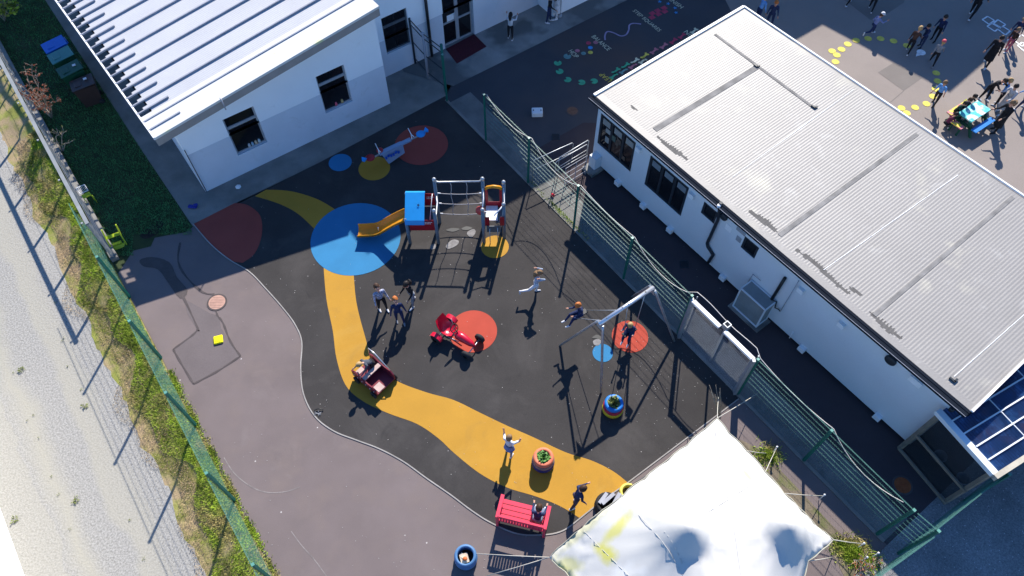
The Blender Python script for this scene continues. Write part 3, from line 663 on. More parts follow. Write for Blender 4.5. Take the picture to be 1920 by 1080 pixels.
if True:
    q = wins[0]
    for k in range(7):
        mb = MB(); a = q[0] + .15 + random.random() * 1.0; z = q[2] + .15 + random.random() * .6
        wbox(mb, WC, a, a + .12 + random.random() * .1, z, z + .1 + random.random() * .15, -0.0255, -0.019)
        mb.build('poster', flat('poster%d' % k, random.choice([(.3, .3, .28), (.12, .08, .06), (.08, .12, .1), (.2, .1, .06)])), cab)
# roof: corrugated sheets with valleys, grime in patches near the gutter
grime = [((1262, 278), 1.35, .18), ((1433, 415), 1.1, .17), ((1545, 508), 1.9, .17), ((1657, 605), 1.1, .22), ((1330, 372), .4, .12), ((1190, 200), .3, .12), ((1605, 545), .4, .1)]
gl = []
for (p, l, d) in grime:
    g = G(p[0], p[1], 2.89); gl.append(((g - CA).dot(cu), (g - CA).dot(cv), l / 2, d))
mb = MB(); pitch = 0.085; N = int(CL / pitch) * 4; ts_ = [0.0, .1, .15, .19, .23, .27, .31, .35, .39, .43, .47, .51, .55, .6, .8] + [.8 + (CWD - 1.1) * k / 4 for k in range(1, 5)] + [CWD]
def rz_(t): return 2.85 + 0.10 * min(t, CWD) / CWD
vs = []; fs = []; mi = []
seams = []
for i in range(N + 1):
    s = CL * i / N; ph = i % 4; h = [0, .0028, .0028, 0][ph]
    for j, t in enumerate(ts_): vs.append(CP(s, t, rz_(t) + (h if .22 < t < CWD - .2 else .003)))
K = len(ts_)
for i in range(N):
    for j in range(K - 1):
        fs.append((i * K + j, (i + 1) * K + j, (i + 1) * K + j + 1, i * K + j + 1))
        s = CL * (i + .5) / N; t = (ts_[j] + ts_[j + 1]) / 2; g = 0
        jag = 0.75 if (i % 4) in (0, 3) else 1.0
        for (gs, gt, gl_, gd) in gl:
            ex = abs(s - gs) / gl_ + .15 * math.sin(s * 23)
            if ex < 1 and gt - gd * .45 * (1 - ex ** 2) + .03 * math.sin(s * 4) < t < gt + gd * (.45 + .25 * math.sin(s * 3.1 + gs) + (.22 if jag == 1 else 0)) * (1 - ex ** 2): g = 1
        mi.append(g)
mb.v = [tuple(v) for v in vs]; mb.f = fs; mb.mi = mi; mb.sm = [False] * len(fs)
cro = mb.build('roof', [m_croof, m_moss], cab)
mb = MB()                                          # lap seams between roof sheets
def csd(px, py): g = G(px, py, 2.89); d = g - Vector((CA.x, CA.y, 0)); return d.dot(cu), d.dot(cv)
for (a, b, w_) in (((1228, 242), (1418, 128), .10), ((1462, 440), (1718, 254), .07), ((1640, 590), (1897, 372), .06), ((1340, 66), (1524, 203), .05)):
    (sa, ta), (sb, tb) = csd(*a), csd(*b)
    mb.bar(CP(sa, ta, rz_(ta) + .010), CP(sb, tb, rz_(tb) + .010), w_ * 1.8, .004)
mb.build('lap_seam', mat('seam_lap', (0.185, 0.178, 0.17), .8, .25, 3), cro)
for (a, b) in (((1545, 505), (1795, 330)), ((1790, 705), (1920, 590)), ((1375, 330), (1600, 170))):
    (sa, ta), (sb, tb) = csd(*a), csd(*b); mb = MB()
    for k in range(12):
        t0 = k / 12; t1 = (k + .97) / 12; pa = CP(sa + (sb - sa) * t0, ta + (tb - ta) * t0, 0); pb = CP(sa + (sb - sa) * t1, ta + (tb - ta) * t1, 0)
        mb.bar(Vector((pa.x + random.uniform(-.008, .008), pa.y, rz_(ta + (tb - ta) * t0) + .010)), Vector((pb.x, pb.y, rz_(ta + (tb - ta) * t1) + .010)), .018, .004)
    mb.build('sealant_line', m_croof2, cro)
for (px, py) in ((1416, 126), (1524, 203), (1786, 712)):
    s, t = csd(px, py); mb = MB(); mb.box(CP(s, t, rz_(t) + .035), (.16, .05, .03), math.atan2(cu.y, cu.x)); mb.box(CP(s + .06, t + .05, rz_(t) + .035), (.05, .12, .03), math.atan2(cu.y, cu.x)); mb.build('fixing', m_anth, cro)
mb = MB()                                          # white verge and gutter
cz = 2.85
mb.bar(CP(-.05, -.02, cz + .02), CP(-.05, CWD + .03, cz + .12), .09, .06); mb.bar(CP(-.05, CWD + .05, cz + .12), CP(CL + .05, CWD + .05, cz + .12), .05, .05); mb.bar(CP(CL + .03, 0, cz + .02), CP(CL + .03, CWD, cz + .12), .06, .05)
mb.build('verge_trim', m_croof2, cab)
mb = MB(); mb.bar(CP(-.1, -.045, cz - .03), CP(CL + .02, -.045, cz - .03), .07, .06); mb.bar(CP(-.1, -.13, cz - .06), CP(CL + .02, -.13, cz - .06), .13, .09); 
mb.bar(CP(-.06, 0, cz - .12), CP(-.06, CWD, cz - .02), .04, .2); mb.bar(CP(CL + .04, 0, cz - .14), CP(CL + .04, CWD, cz - .04), .04, .2)
mb.build('gutter', flat('gutter_black', (.010, .014, .022), .9, spec=.05), cab)
mb = MB(); mb.bar(CP(-.1, -.200, cz - .02), CP(CL + .02, -.200, cz - .02), .008, .012); mb.build('gutter_lip', m_rib, cab)
# wall fittings
for (px, py) in ((1195.5, 281), (1295.5, 368), (1500, 546), (1576, 610.5)):
    s, z = WC.at(px, py, .08); mb = MB(); wbox(mb, WC, s - .09, s + .09, z - .08, z + .08, .002, .10); mb.build('wall_lamp', m_white, cab)
s, z = WC.at(1716, 716, .05); mb = MB(); wbox(mb, WC, s - .16, s + .16, z - .1, z + .1, .002, .07); mb.build('wall_lamp', m_white, cab)
for (px, py) in ((1159, 336), (1206.7, 380), (1256.5, 427), (1356, 517), (1504, 653), (1644, 783)):
    s, z = WC.at(px, py, .08); mb = MB(); wbox(mb, WC, s - .10, s + .10, .10, .27, .002, .13); mb.build('support_block', m_white, cab)
for k, (px, py) in enumerate(((1363.5, 425), (1368.7, 429.5))):
    s, z = WC.at(px, py); mb = MB(); wbox(mb, WC, s - .055, s + .055, z - .12, z + .12, .002, .012); mb.build('notice', m_white, cab)
s, z = WC.at(1389.5, 434); mb = MB(); wbox(mb, WC, s - .16, s + .16, z - .06, z + .06, .002, .012); mb.build('notice', m_sill, cab)
s, z = WC.at(1386, 449); mb = MB(); wbox(mb, WC, s - .1, s + .07, z - .1, z + .1, .002, .012); mb.build('notice', m_sill, cab)
QW = Matrix((WC.u, Vector((0, 0, 1)), WC.n)).transposed()
for (px, py, r) in ((1357, 407, .12), (1669.5, 676, .15), (1784, 768, .06)):
    s, z = WC.at(px, py, .03); mb = MB(); mb.lathe([(r, .0), (r, .05), (r * .8, .07), (.001, .075)], WC.P(s, z, .002), 18, rot=QW); mb.build('vent', m_anth, cab)
def wp(px, py, off=.06): s, z = WC.at(px, py, off); return WC.P(s, z, off)
mb = MB(); mb.tube([wp(1352, 380, .12), wp(1348, 400), wp(1346, 412), wp(1326, 456), wp(1327, 462), wp(1337, 478), wp(1328, 492)], .05, 8); mb.build('downpipe', m_anth, cab)
mb = MB(); s, z = WC.at(1352, 375, .2); mb.lathe([(.001, .03), (.05, .03), (.055, 0), (.05, -.05)], WC.P(s, 2.84, .2), 12); mb.build('gutter_outlet', m_white, cab)
mb = MB(); mb.tube([wp(1472, 521), wp(1447, 561)], .045, 8); mb.tube([wp(1447, 561), wp(1456, 566), wp(1453, 577), wp(1460, 580), wp(1463, 584)], .018, 6); mb.build('black_pipe', m_black, cab)
mb = MB(); mb.tube([wp(1498, 526), wp(1463, 584)], .012, 6); mb.tube([wp(1426, 526), wp(1412, 514), wp(1401, 532)], .012, 6); mb.build('conduit', m_rib, cab)
mb = MB(); mb.tube([wp(1487, 622, .1), wp(1480, 634, .1)], .016, 6); mb.build('waste_pipe', m_white, cab)

# ---------------------------------------------------------------- caged unit on a slab against the cabin wall
cg = thing('equipment_cage', 'pale mesh equipment cage on a concrete slab against the cabin wall', 'cage', G(1410, 600))
sl0, _ = WC.at(1375, 545); 
def sg(px, py, z=0.0): g = G(px, py, z); d = g - WC.a; return d.dot(WC.u), d.dot(WC.n)
sa, na = sg(1364, 574.6); sb, nb = sg(1418.5, 625); sc_, nc_ = sg(1446, 604)
N_ = (na + nb) / 2
mb = MB(); wbox(mb, WC, sa, sb, 0.009, .07, .0, N_); mb.build('slab', m_con2, cg)
ca, cn = sg(1375, 572.6, .07); cb, cn2 = sg(1416.5, 614, .07); cn = (cn + cn2) / 2; ct = 1.02
m_mesh = mat('cage_panel', (0.30, 0.34, 0.34), .6, .1, 3, alpha=0.6)
mb = MB()
for (s, n) in ((ca, cn), (cb, cn), (ca, .04), (cb, .04)): mb.bar(WC.P(s, .07, n), WC.P(s, ct, n), .035)
for z in (.09, ct): 
    mb.bar(WC.P(ca, z, cn), WC.P(cb, z, cn), .035); mb.bar(WC.P(ca, z, .04), WC.P(cb, z, .04), .035)
    for s in (ca, cb): mb.bar(WC.P(s, z, .04), WC.P(s, z, cn), .035)
mb.build('frame', m_cab, cg)
mb = MB(); wbox(mb, WC, ca + .01, cb - .01, .09, ct - .01, .05, cn - .01); mb.build('mesh_panel', m_mesh, cg)
mb = MB(); wbox(mb, WC, ca + .2, cb - .2, .1, .8, .12, cn - .2); o = mb.build('condenser', m_sill)
tag(o, 'grey condenser box inside the mesh cage by the cabin', 'machine')

# ---------------------------------------------------------------- polycarbonate canopy on timber posts at the cabin's end
cz2 = 2.30
k1, k2 = G(1782, 806, cz2), G(1863, 896, cz2); kd = (k2 - k1).normalized(); kd.z = 0; kn = Vector((-kd.y, kd.x, 0)); kn = kn if kn.x > 0 else -kn
KL = (k2 - k1).length; KW = 5.5
cnp = thing('canopy', 'lean-to canopy with blue ribbed plastic roof on a timber frame at the cabin end', 'canopy', Vector((k1.x, k1.y, 0)))
m_poly = mat('blue_polycarbonate', (0.018, 0.045, 0.125), .22, .35, 1.4, spec=.6, tint=((0.065, 0.05, 0.085), 1.2, .50, .72), wear=(((0.05, 0.14, 0.32), 2.2, .52, .7, .8),))
m_tim = mat('weathered_timber', (0.20, 0.17, 0.13), .8, .15, 5, bump=.2)
m_timp = mat('pale_timber', (0.42, 0.38, 0.30), .8, .15, 4)
st = k1 - kd * .5; KL2 = KL + .5
mb = MB(); n = int(KL2 / .05); vs = []; fs = []
n = int((KW - .16) / .075) * 2
for i in range(n + 1):
    t = .16 + (KW - .16) * i / n; h = .022 if i % 2 else -.01
    for s in (.05, KL2 - .05): p = st + kd * s + kn * t; vs.append(Vector((p.x, p.y, cz2 + .04 + h)))
for i in range(n): fs.append((2 * i, 2 * i + 1, 2 * i + 3, 2 * i + 2))
mb.add(vs, fs); mb.build('roof_sheet', m_poly, cnp)
mb = MB()
for k in range(1, 5):
    s = KL2 * k / 5; a = st + kd * s + kn * .16; b = st + kd * s + kn * KW; mb.bar(Vector((a.x, a.y, cz2 + .075)), Vector((b.x, b.y, cz2 + .075)), .035, .03)
mb.build('glazing_bar', m_cab, cnp)
mb = MB()
for t in (1.35, 2.55, 3.75):
    a = st + kd * .05 + kn * t; b = st + kd * (KL2 - .05) + kn * t; mb.bar(Vector((a.x, a.y, cz2 + .07)), Vector((b.x, b.y, cz2 + .07)), .02, .02)
mb.build('cross_bar', m_cab, cnp)
mb = MB(); a = st + kn * .08; b = st + kd * KL2 + kn * .08; mb.bar(Vector((a.x, a.y, cz2)), Vector((b.x, b.y, cz2)), .16, .14); mb.build('side_beam', m_cab, cnp)
mb = MB(); a = st + kd * KL2; b = a + kn * KW; mb.bar(Vector((a.x, a.y, cz2 + .01)), Vector((b.x, b.y, cz2 + .01)), .12, .16); mb.build('front_beam', m_timp, cnp)
mb = MB()
for s in (0.1, KL2 - .1):
    for t in (.1, KW / 2, KW - .1):
        p = st + kd * s + kn * t; mb = MB(); mb.bar(Vector((p.x, p.y, 0)), Vector((p.x, p.y, cz2 - .08)), .09); mb.build('post', m_tim, cnp)
mb = MB()
for z in (.08, 1.05):
    a = st + kd * .1 + kn * .05; b = st + kd * (KL2 - .05) + kn * .05; mb = MB(); mb.bar(Vector((a.x, a.y, z)), Vector((b.x, b.y, z)), .05, .09); mb.build('side_rail', m_tim, cnp)
mb = MB(); a = st + kd * .1 + kn * .12; b = st + kd * (KL2 - .05) + kn * .12; mb.add([Vector((a.x, a.y, .1)), Vector((b.x, b.y, .1)), Vector((b.x, b.y, cz2 - .1)), Vector((a.x, a.y, cz2 - .1))], [(0, 1, 2, 3)])
mb.build('side_panel', mat('smoky_sheet', (.03, .035, .04), .3, .2, 2, alpha=.75), cnp)
for (px, py) in ((1752, 862), (1795, 905)):
    mb = MB(); g = G(px, py, .5); mb.lathe([(.001, 0), (.12, .02), (.17, .2), (.16, .24), (.13, .05), (.001, .04)], Vector((g.x + .35, g.y + .2, .02)), 16)
    tag(mb.build('bucket', m_sill), 'pale bucket under the canopy, %s' % ('nearer the cabin' if px < 1770 else 'nearer the green fence'), 'bucket')
# end stoop with steps by the cabin's near end
mb = MB(); P = [G(1100, 322, .1), G(1109, 332, .1), G(1135, 318, .1), G(1118, 300, .1)]
stp = thing('doorstep', 'pale concrete doorstep with a white meter box at the cabin corner', 'step', G(1110, 325))
mb.prism(gp((1091, 318), (1110, 334), (1135, 317), (1116, 302)), 0.009, .14); mb.build('slab', m_con2, stp)
s0_, z0_ = WC.at(1120, 300, .05); mb = MB(); wbox(mb, WC, s0_ - .16, s0_ + .14, .142, .62, .004, .28); mb.build('meter_box', m_cab, stp)
# ---------------------------------------------------------------- fences
def fence_run(name, label, cat, p0, d, n_bays, bay, h=2.05, group=None, skip=(), dense=True, post_m=None, wire=None, lean=0.0, pm=None, hstep=0.2, side=1, vstep=.05):
    """posts and wire panels; each bay's panel is one part"""
    t = thing(name, label, cat, (p0.x, p0.y, p0.z), 0, group)
    for i in range(n_bays + 1):
        if ('post', i) in skip: continue
        p = p0 + d * bay * i; mb = MB(); mb.bar(p, p + Vector((0, 0, h)), .065); mb.build('post', post_m or m_green, t)
        mb = MB(); mb.box(p + Vector((0, 0, h + .012)), (.07, .07, .022), math.atan2(d.y, d.x)); mb.build('post_cap', m_wirep, t)
    for i in range(n_bays):
        if i in skip: continue
        a = p0 + d * (bay * i + .04); b = p0 + d * (bay * (i + 1) - .04); mb = MB(); nrm = Vector((-d.y, d.x, 0)) * .045 * side
        z = 0.05
        while z < h - .02:
            low = z < 0.85 and dense
            if low: mb.bar(a + nrm + Vector((0, 0, z)), b + nrm + Vector((0, 0, z)), .003); z += .2
            else:
                for q in (-.009, .009): mb.bar(a + nrm * (1 + q * 20) + Vector((0, 0, z)), b + nrm * (1 + q * 20) + Vector((0, 0, z)), .0028 if z < h - .25 else .0055, mi=1)
                z += hstep
        L = (b - a).length; k = int(L / vstep)
        for j in range(k + 1):
            p = a + d * (L * j / k) + nrm; zt = h - .03
            mb.bar(p + Vector((0, 0, .04)), p + Vector((0, 0, zt)), .0024)
        mb.build('wire_panel', wire or [m_wire, m_wirep], t)
    return t
bayR = (RF1 - RF0).length / 6
p_first = RF0 - RFD * bayR * 2
GOAL = 4  # bay index with the gate frame (counted from p_first)
fence_run('mesh_fence', 'green weld mesh fence on the kerb between the play area and the cabin alley', 'fence', p_first, RFD, 8, bayR, 2.07, skip=(5, 0), hstep=.19)
# corner bay and the fence that runs off to the right
FC = G(1760, 996, 2.07); FC = Vector((FC.x, FC.y, 0)); dd = (FC - RF1); dl = dd.length; dd.normalize()
fence_run('mesh_fence', 'short green mesh fence bay next to the corner post, lower right', 'fence', RF1 + dd * .06, dd, 1, dl - .06, 2.07, skip=(('post', 0),('post', 1)), hstep=.19)
A2 = G(1920, 868, 2.07) - FC; A2.z = 0; A2.normalize()
fence_run('mesh_fence', 'green mesh fence along the gravel from the lower right corner to the canopy', 'fence', FC, A2, 3, 2.4, 2.07, hstep=.19)
B2 = G(1655, 1072, 2.07) - FC; B2.z = 0; B2.normalize()
fence_run('mesh_fence', 'green mesh fence leaving the bottom edge beside the tent', 'fence', FC + B2 * .08, B2, 2, 2.4, 2.07, skip=(('post', 0),), hstep=.19)
# loose cable sagging along the fence top
mb = MB(); pts = []
for i in range(7):
    for k in range(10):
        t = k / 10; p = RF(bayR * (i - 1) + bayR * t, .10, 2.02 - .55 * 4 * t * (1 - t) * (0.6 + .4 * math.sin(i * 2.3)))
        if i - 1 == 3: p.z = 2.05 + .04 * math.sin(t * 9); p += RFN * .1
        pts.append(p)
mb.tube(pts, .011, 5); tag(mb.build('cable', flat('pale_cable', (.55, .52, .48))), 'pale cable sagging from post to post along the top of the long green fence', 'cable')
# goal / gate frame in the fence
gt = thing('goal_frame', 'steel goal frame with white crossbars and mesh set in the green fence', 'goal', RF(bayR * 3, 0, 0))
ga, gb = RF(bayR * 3 + .08, -.04), RF(bayR * 4 - .08, -.04); gz = 1.98
for p in (ga, gb):
    mb = MB(); mb.bar(p, p + Vector((0, 0, gz + .02)), .08, .14); mb.build('upright', m_galv, gt)
    mb = MB(); mb.bar(p + RFN * .18, p + RFN * .18 + Vector((0, 0, gz)), .03); mb.build('stay', m_galv, gt)
gm = (ga + gb) / 2
for (p, q) in ((ga + RFD * .04, gm - RFD * .09), (gm + RFD * .09, gb - RFD * .04)):
    mb = MB(); mb.bar(p + Vector((0, 0, gz)), q + Vector((0, 0, gz)), .11, .07); mb.build('crossbar', m_white, gt)
mb = MB(); q = gm + RFN * .16 + Vector((0, 0, gz)); r_ = math.atan2(RFD.y, RFD.x)
for (x, y, sx, sy) in ((-.07, 0, .02, .16), (.07, 0, .02, .16), (0, -.07, .12, .02), (0, .07, .12, .02)):
    c = q + RFD * x + RFN * y; mb.box(c, (sx, sy, .2), r_)
mb.bar(q + Vector((0, 0, -1.98)), q + Vector((0, 0, -.1)), .05); mb.build('centre_socket', m_galv, gt)
mb = MB()
for k in range(1, 56): p = ga + (gb - ga) * k / 56; mb.bar(p + Vector((0, 0, .05)), p + Vector((0, 0, gz - .04)), .0016)
for k in range(1, 30): z = gz * k / 30; mb.bar(ga + Vector((0, 0, z)), gb + Vector((0, 0, z)), .0016)
mb.build('net_mesh', m_galv, gt)
# left boundary: green mesh fence, then the older rail fence
bayL = (LF1 - LF0).length / 2
fence_run('mesh_fence', 'green mesh fence between the gravel lane and the pink tarmac yard', 'fence', LF0 - LFD * bayL * 2.0, LFD, 8, bayL, 2.08, dense=False, skip=(('post', 0),), hstep=.16, wire=[m_wire, m_wirep], side=-1, vstep=.09)
m_raill = mat('grey_rail_paint', (0.20, 0.215, 0.225), .7, .12, 3)
rf = thing('rail_fence', 'weathered grey top rail fence between the lane and the shaded lawn', 'fence', LF(-5, 0, 0))
m_rp = mat('rail_post', (0.25, 0.26, 0.26), .8, .12, 4)
gtp = [G(7, 126, 1.85), G(44, 199, 1.85), G(87, 279, 1.85), G(140, 375, 1.85), G(172, 440, 1.85)]
gd = (gtp[3] - gtp[0]); gd.z = 0; gd.normalize(); gs0 = gtp[0] - gd * 6
mb = MB(); mb.bar(gs0, gtp[3] + gd * 1.1, .10, .06); mb.build('top_rail', m_raill, rf)
mb = MB(); mb.bar(gs0 + Vector((0, 0, -1.78)), gtp[3] + gd * 1.1 + Vector((0, 0, -1.78)), .22, .14); mb.build('gravel_board', m_con, rf)
for k in range(8):
    p = gtp[0] + gd * 2.0 * (k - 2)
    if (p - gtp[0]).dot(gd) > (gtp[3] - gtp[0]).length + 1: continue
    mb = MB(); mb.bar(Vector((p.x, p.y, 0)), Vector((p.x, p.y, 1.87)), .08); mb.build('post', m_rp, rf)
    n_ = Vector((gd.y, -gd.x, 0)); mb = MB(); mb.box(p - n_ * .0 + LFN * .12 + Vector((0, 0, .0)), (.05, .05, .03), .5); mb.build('bracket', m_sill, rf)
mb = MB()
for z in (.35, .7, 1.05, 1.4): mb.bar(gs0 + Vector((0, 0, z - 1.85)), gtp[3] + gd * 1.1 + Vector((0, 0, z - 1.85)), .006)
mb.build('line_wire', m_rp, rf)
# gate by the school wall
gp0, gp1, gp2 = G(779, 119), G(803, 146), G(836, 172)
g_ = thing('metal_gate', 'dark metal gate with rails between the classroom and the school entrance', 'gate', gp0)
for i, (p, hh, r, m_) in enumerate(((gp0, 2.0, .04, m_anth), (gp1, 2.0, .05, m_rib), (gp2, 2.1, .05, m_green))):
    mb = MB(); mb.tube([p, p + Vector((0, 0, hh))], r, 10); mb.build('post', m_, g_)
for (a, b) in ((gp0, gp1), (gp1, gp2)):
    mb = MB()
    for z in (.25, 1.0, 1.75, 1.95): mb.bar(a + Vector((0, 0, z)), b + Vector((0, 0, z)), .025)
    L = (b - a).length; k = int(L / .06)
    for j in range(1, k): p = a + (b - a) * j / k; mb.bar(p + Vector((0, 0, .1)), p + Vector((0, 0, 1.95)), .005)
    mb.build('gate_leaf', m_anth, g_)

# ---------------------------------------------------------------- handrails by the cabin corner
hr = thing('handrail', 'galvanised handrails of the cabin ramp beyond the green fence', 'railing', G(1060, 310))
def hp(px, py, z): return G(px, py, z)
rails = [((1000, 301), (1075, 267), 1.0, 1.0), ((1048, 296), (1104, 262), 1.0, 1.0), ((1042, 304), (1102, 270), .95, .95)]
for (a, b, z0, z1) in rails:
    P0, P1 = hp(*a, z0), hp(*b, z1); mb = MB(); mb.tube([Vector((P0.x, P0.y, .02)), P0 - Vector((0, 0, .06)), P0 + (P1 - P0) * .03, P0 + (P1 - P0) * .97, P1 - Vector((0, 0, .06)), Vector((P1.x, P1.y, .02))], .016, 8)
    mb.tube([P0 - Vector((0, 0, .45)), P1 - Vector((0, 0, .45))], .010, 8)
    mb.build('rail', m_galv, hr)
P0, P1 = hp(1061, 316, .9), hp(1101, 292, .9); mb = MB()
for dz in (0, -.25, -.5, -.75): mb.bar(P0 + Vector((0, 0, dz)), P1 + Vector((0, 0, dz)), .014)
for k in range(3): p = P0 + (P1 - P0) * k / 2; mb.bar(Vector((p.x, p.y, .02)), p, .02)
mb.build('balustrade', m_rib, hr)

# ---------------------------------------------------------------- climbing frame
m_pst = mat('blue_grey_post', (0.12, 0.17, 0.22), .5, .05, 6, metal=0)
m_rp_ = mat('red_panel', (0.30, 0.012, 0.022), .35, .05, 5)
m_bp = mat('light_blue_plastic', (0.02, 0.27, 0.62), .35, .04, 5)
m_yp = mat('yellow_orange_plastic', (0.58, 0.24, 0.010), .35, .06, 5)
m_rope = mat('grey_rope', (0.35, 0.33, 0.33), .8, .1, 20)
m_chrome = mat('bright_steel', (0.65, 0.66, 0.68), .3, .05, 8, metal=.7)
cf = thing('climbing_frame', 'climbing frame with yellow slide, blue roof panel and a rope net between two towers', 'climbing frame', (-1.7, 14.2, 0))
X0, X1, X2, X3 = -3.16, -2.28, -0.86, -0.24; Y0, Y1 = 13.78, 14.58
def post(x, y, h, bend=False):
    mb = MB(); mb.tube([(x, y, 0.012), (x, y, h)], .052, 12); mb.build('post', m_pst, cf)
    mb = MB(); mb.lathe([(.001, .07), (.04, .06), (.062, .02), (.055, -.04), (.052, -.04)], (x, y, h), 12); mb.build('post_cap', m_galv, cf)
post(X0, Y0, 1.2); post(X0, Y1, 1.45); post(X1, Y0, 1.62); post(X1, Y1, 2.08)
post(X2, Y0 + .03, 1.62); post(X2, Y1, 2.10); post(X3, Y0 + .2, 1.66); post(X3, Y1, 1.95)
plat = 0.85
mb = MB(); mb.box(((X0 + X1) / 2, (Y0 + Y1) / 2, plat), (X1 - X0 - .02, Y1 - Y0 - .02, .04)); mb.build('platform', flat('deck', (.06, .06, .07)), cf)
mb = MB(); mb.box(((X0 + X1) / 2 + .03, Y0, plat + .08), (X1 - X0 - .10, .025, .50), bev=.01); mb.build('side_panel', m_rp_, cf)
mb = MB(); mb.box(((X0 + X1) / 2 + .1, Y1, plat + .32), (X1 - X0 - .2, .025, .55), bev=.01); mb.build('side_panel', m_rp_, cf)
for (yy, zz, xx) in ((Y0 - .016, plat + .24, X1 - .3), (Y1 - .016, plat + .45, X1 - .28)):
    mb = MB()
    for r in range(2):
        for k in range(5 - r):
            mb.box((xx + k * .045, yy, zz - r * .07), (.03, .004, .03))
    mb.build('print', m_white, cf)
# blue roof: bent sheet leaning forward over the slide start
mb = MB(); bx0, bx1 = X0 - .02, X0 + .56
prof = [(Y1 - .02, 1.40), (Y1 - .02, 1.50), (Y1 - .10, 1.545), (Y0 + .3, 1.52), (Y0 - .1, 1.48), (Y0 - .14, 1.38)]
prof = [(14.62, 1.44), (14.60, 1.54), (14.50, 1.60), (14.1, 1.42), (13.72, 1.24), (13.66, 1.12)]
vs = []
for (y, z) in prof: vs += [(bx0, y, z), (bx1, y, z)]
for (y, z) in reversed(prof): vs += [(bx0, y, z - .03), (bx1, y, z - .03)]
n = len(prof) * 2; fs = [(2 * i, 2 * i + 1, (2 * i + 3) % (2 * n), (2 * i + 2) % (2 * n)) for i in range(n)]
fs += [tuple(2 * i for i in range(n)), tuple(2 * i + 1 for i in reversed(range(n)))]
mb.add(vs, fs); o_roof = mb.build('blue_roof', m_bp, cf)
mb = MB(); c = Vector((X0 + .38, 14.13, 1.455)); tl = math.atan2(.18, .40)
sv = [c + Vector((.055 * (1 if k % 2 == 0 else .4) * math.cos(k * math.pi / 5), .055 * (1 if k % 2 == 0 else .4) * math.sin(k * math.pi / 5) * math.cos(tl), .055 * (1 if k % 2 == 0 else .4) * math.sin(k * math.pi / 5) * math.sin(tl))) for k in range(10)]
mb.add(sv, [tuple(range(10))]); mb.build('star_hole', flat('navy', (.005, .02, .08)), o_roof)
# slide: chute from the left tower down to the left
mb = MB(); A_ = Vector((X0 - .0, 14.12, .88)); E_ = G(700, 431, .22); E_ = Vector((E_.x, E_.y, .20)); ex = Vector((E_.x - A_.x, E_.y - A_.y, 0)); 
EE = G(672, 437, .16)
path = [A_, A_ + Vector((-.15, -.02, -.03))]
end = Vector((EE.x, EE.y, .16)); d_ = Vector((end.x - A_.x, end.y - A_.y, 0)); Ld = d_.length; d_.normalize(); sidev = Vector((-d_.y, d_.x, 0))
prof_s = [(0, .88), (.12, .87), (.3, .76), (.5, .62), (.68, .48), (.85, .34), (1.0, .24), (1.12, .20), (Ld, .17)]
prof_s = [(s * 1.0, z) for (s, z) in prof_s if s <= Ld]
ww = .21; vs = []; cs = [(-ww - .03, .13), (-ww, .13), (-ww + .03, .02), (-.08, 0), (.08, 0), (ww - .03, .02), (ww, .13), (ww + .03, .13)]
for (s, z) in prof_s:
    for (a, h) in cs: p = A_ + d_ * s + sidev * a; vs.append((p.x, p.y, z + h))
k = len(cs); fs = []
for i in range(len(prof_s) - 1):
    for j in range(k - 1): fs.append((i * k + j, (i + 1) * k + j, (i + 1) * k + j + 1, i * k + j + 1))
o_ = len(vs)
vs += [(x, y, z - .025) for (x, y, z) in vs]; fs += [tuple(o_ + i for i in reversed(f)) for f in fs]
mb.add(vs, fs, 0, True)
for sd_ in (-1, 1):
    mb.tube([A_ + d_ * s + sidev * (ww + .015) * sd_ + Vector((0, 0, z + .135 - A_.z)) for (s, z) in prof_s], .02, 6)
mb.build('slide', m_yp, cf)
mb = MB(); p = A_ + d_ * (Ld * .6); mb.tube([Vector((p.x, p.y, .012)), Vector((p.x, p.y, .42))], .02, 8); p = end - d_ * .1; mb.tube([Vector((p.x, p.y, .012)), Vector((p.x, p.y, .16))], .02, 8); mb.build('slide_leg', m_galv, cf)
# rope net with its top bar
mb = MB(); mb.tube([(X1 + .02, Y1, 2.02), (X1 + .12, Y1, 1.97), (X2 - .1, Y1, 2.0), (X2 - .02, Y1, 2.06)], .026, 10); mb.build('net_bar', m_galv, cf)
mb = MB(); W_ = X2 - X1
for r, z in enumerate((1.48, 1.0, .5)):
    mb.tube([(X1 + .06 + (W_ - .12) * t / 8, Y1 - .02, z - .05 * math.sin(math.pi * t / 8)) for t in range(9)], .012, 6)
for f in (.33, .66):
    mb.tube([(X1 + W_ * f + .02 * math.sin(k * 1.3), Y1 - .02, 1.97 - 1.5 * k / 9) for k in range(10)], .011, 6)
    for z in (1.44, .96, .46): mb.ball((X1 + W_ * f, Y1 - .02, z), .022, n=8, m_=5)
mb.build('rope_net', m_rope, cf)
mb = MB()
for z in (1.48, 1.0, .5): mb.tube([(X1 + .05, Y1 - .02, z + .01), (X1 + .14, Y1 - .02, z)], .018, 8); mb.tube([(X2 - .05, Y1 - .02, z + .01), (X2 - .12, Y1 - .02, z)], .018, 8)
mb.build('rope_end', m_white, cf)
mb = MB(); mb.tube([(X1 + .02, Y1 - .1, 1.45), (X1 + .05, Y1 - .3, 1.40), (X1 + .03, Y0 + .1, 1.30), (X1, Y0 + .05, 1.5)], .018, 8); mb.tube([(X1 - .1, Y1 - .05, 1.5), (X1 - .2, Y0 + .1, .9)], .012, 6); mb.build('grab_rail', m_white, cf)
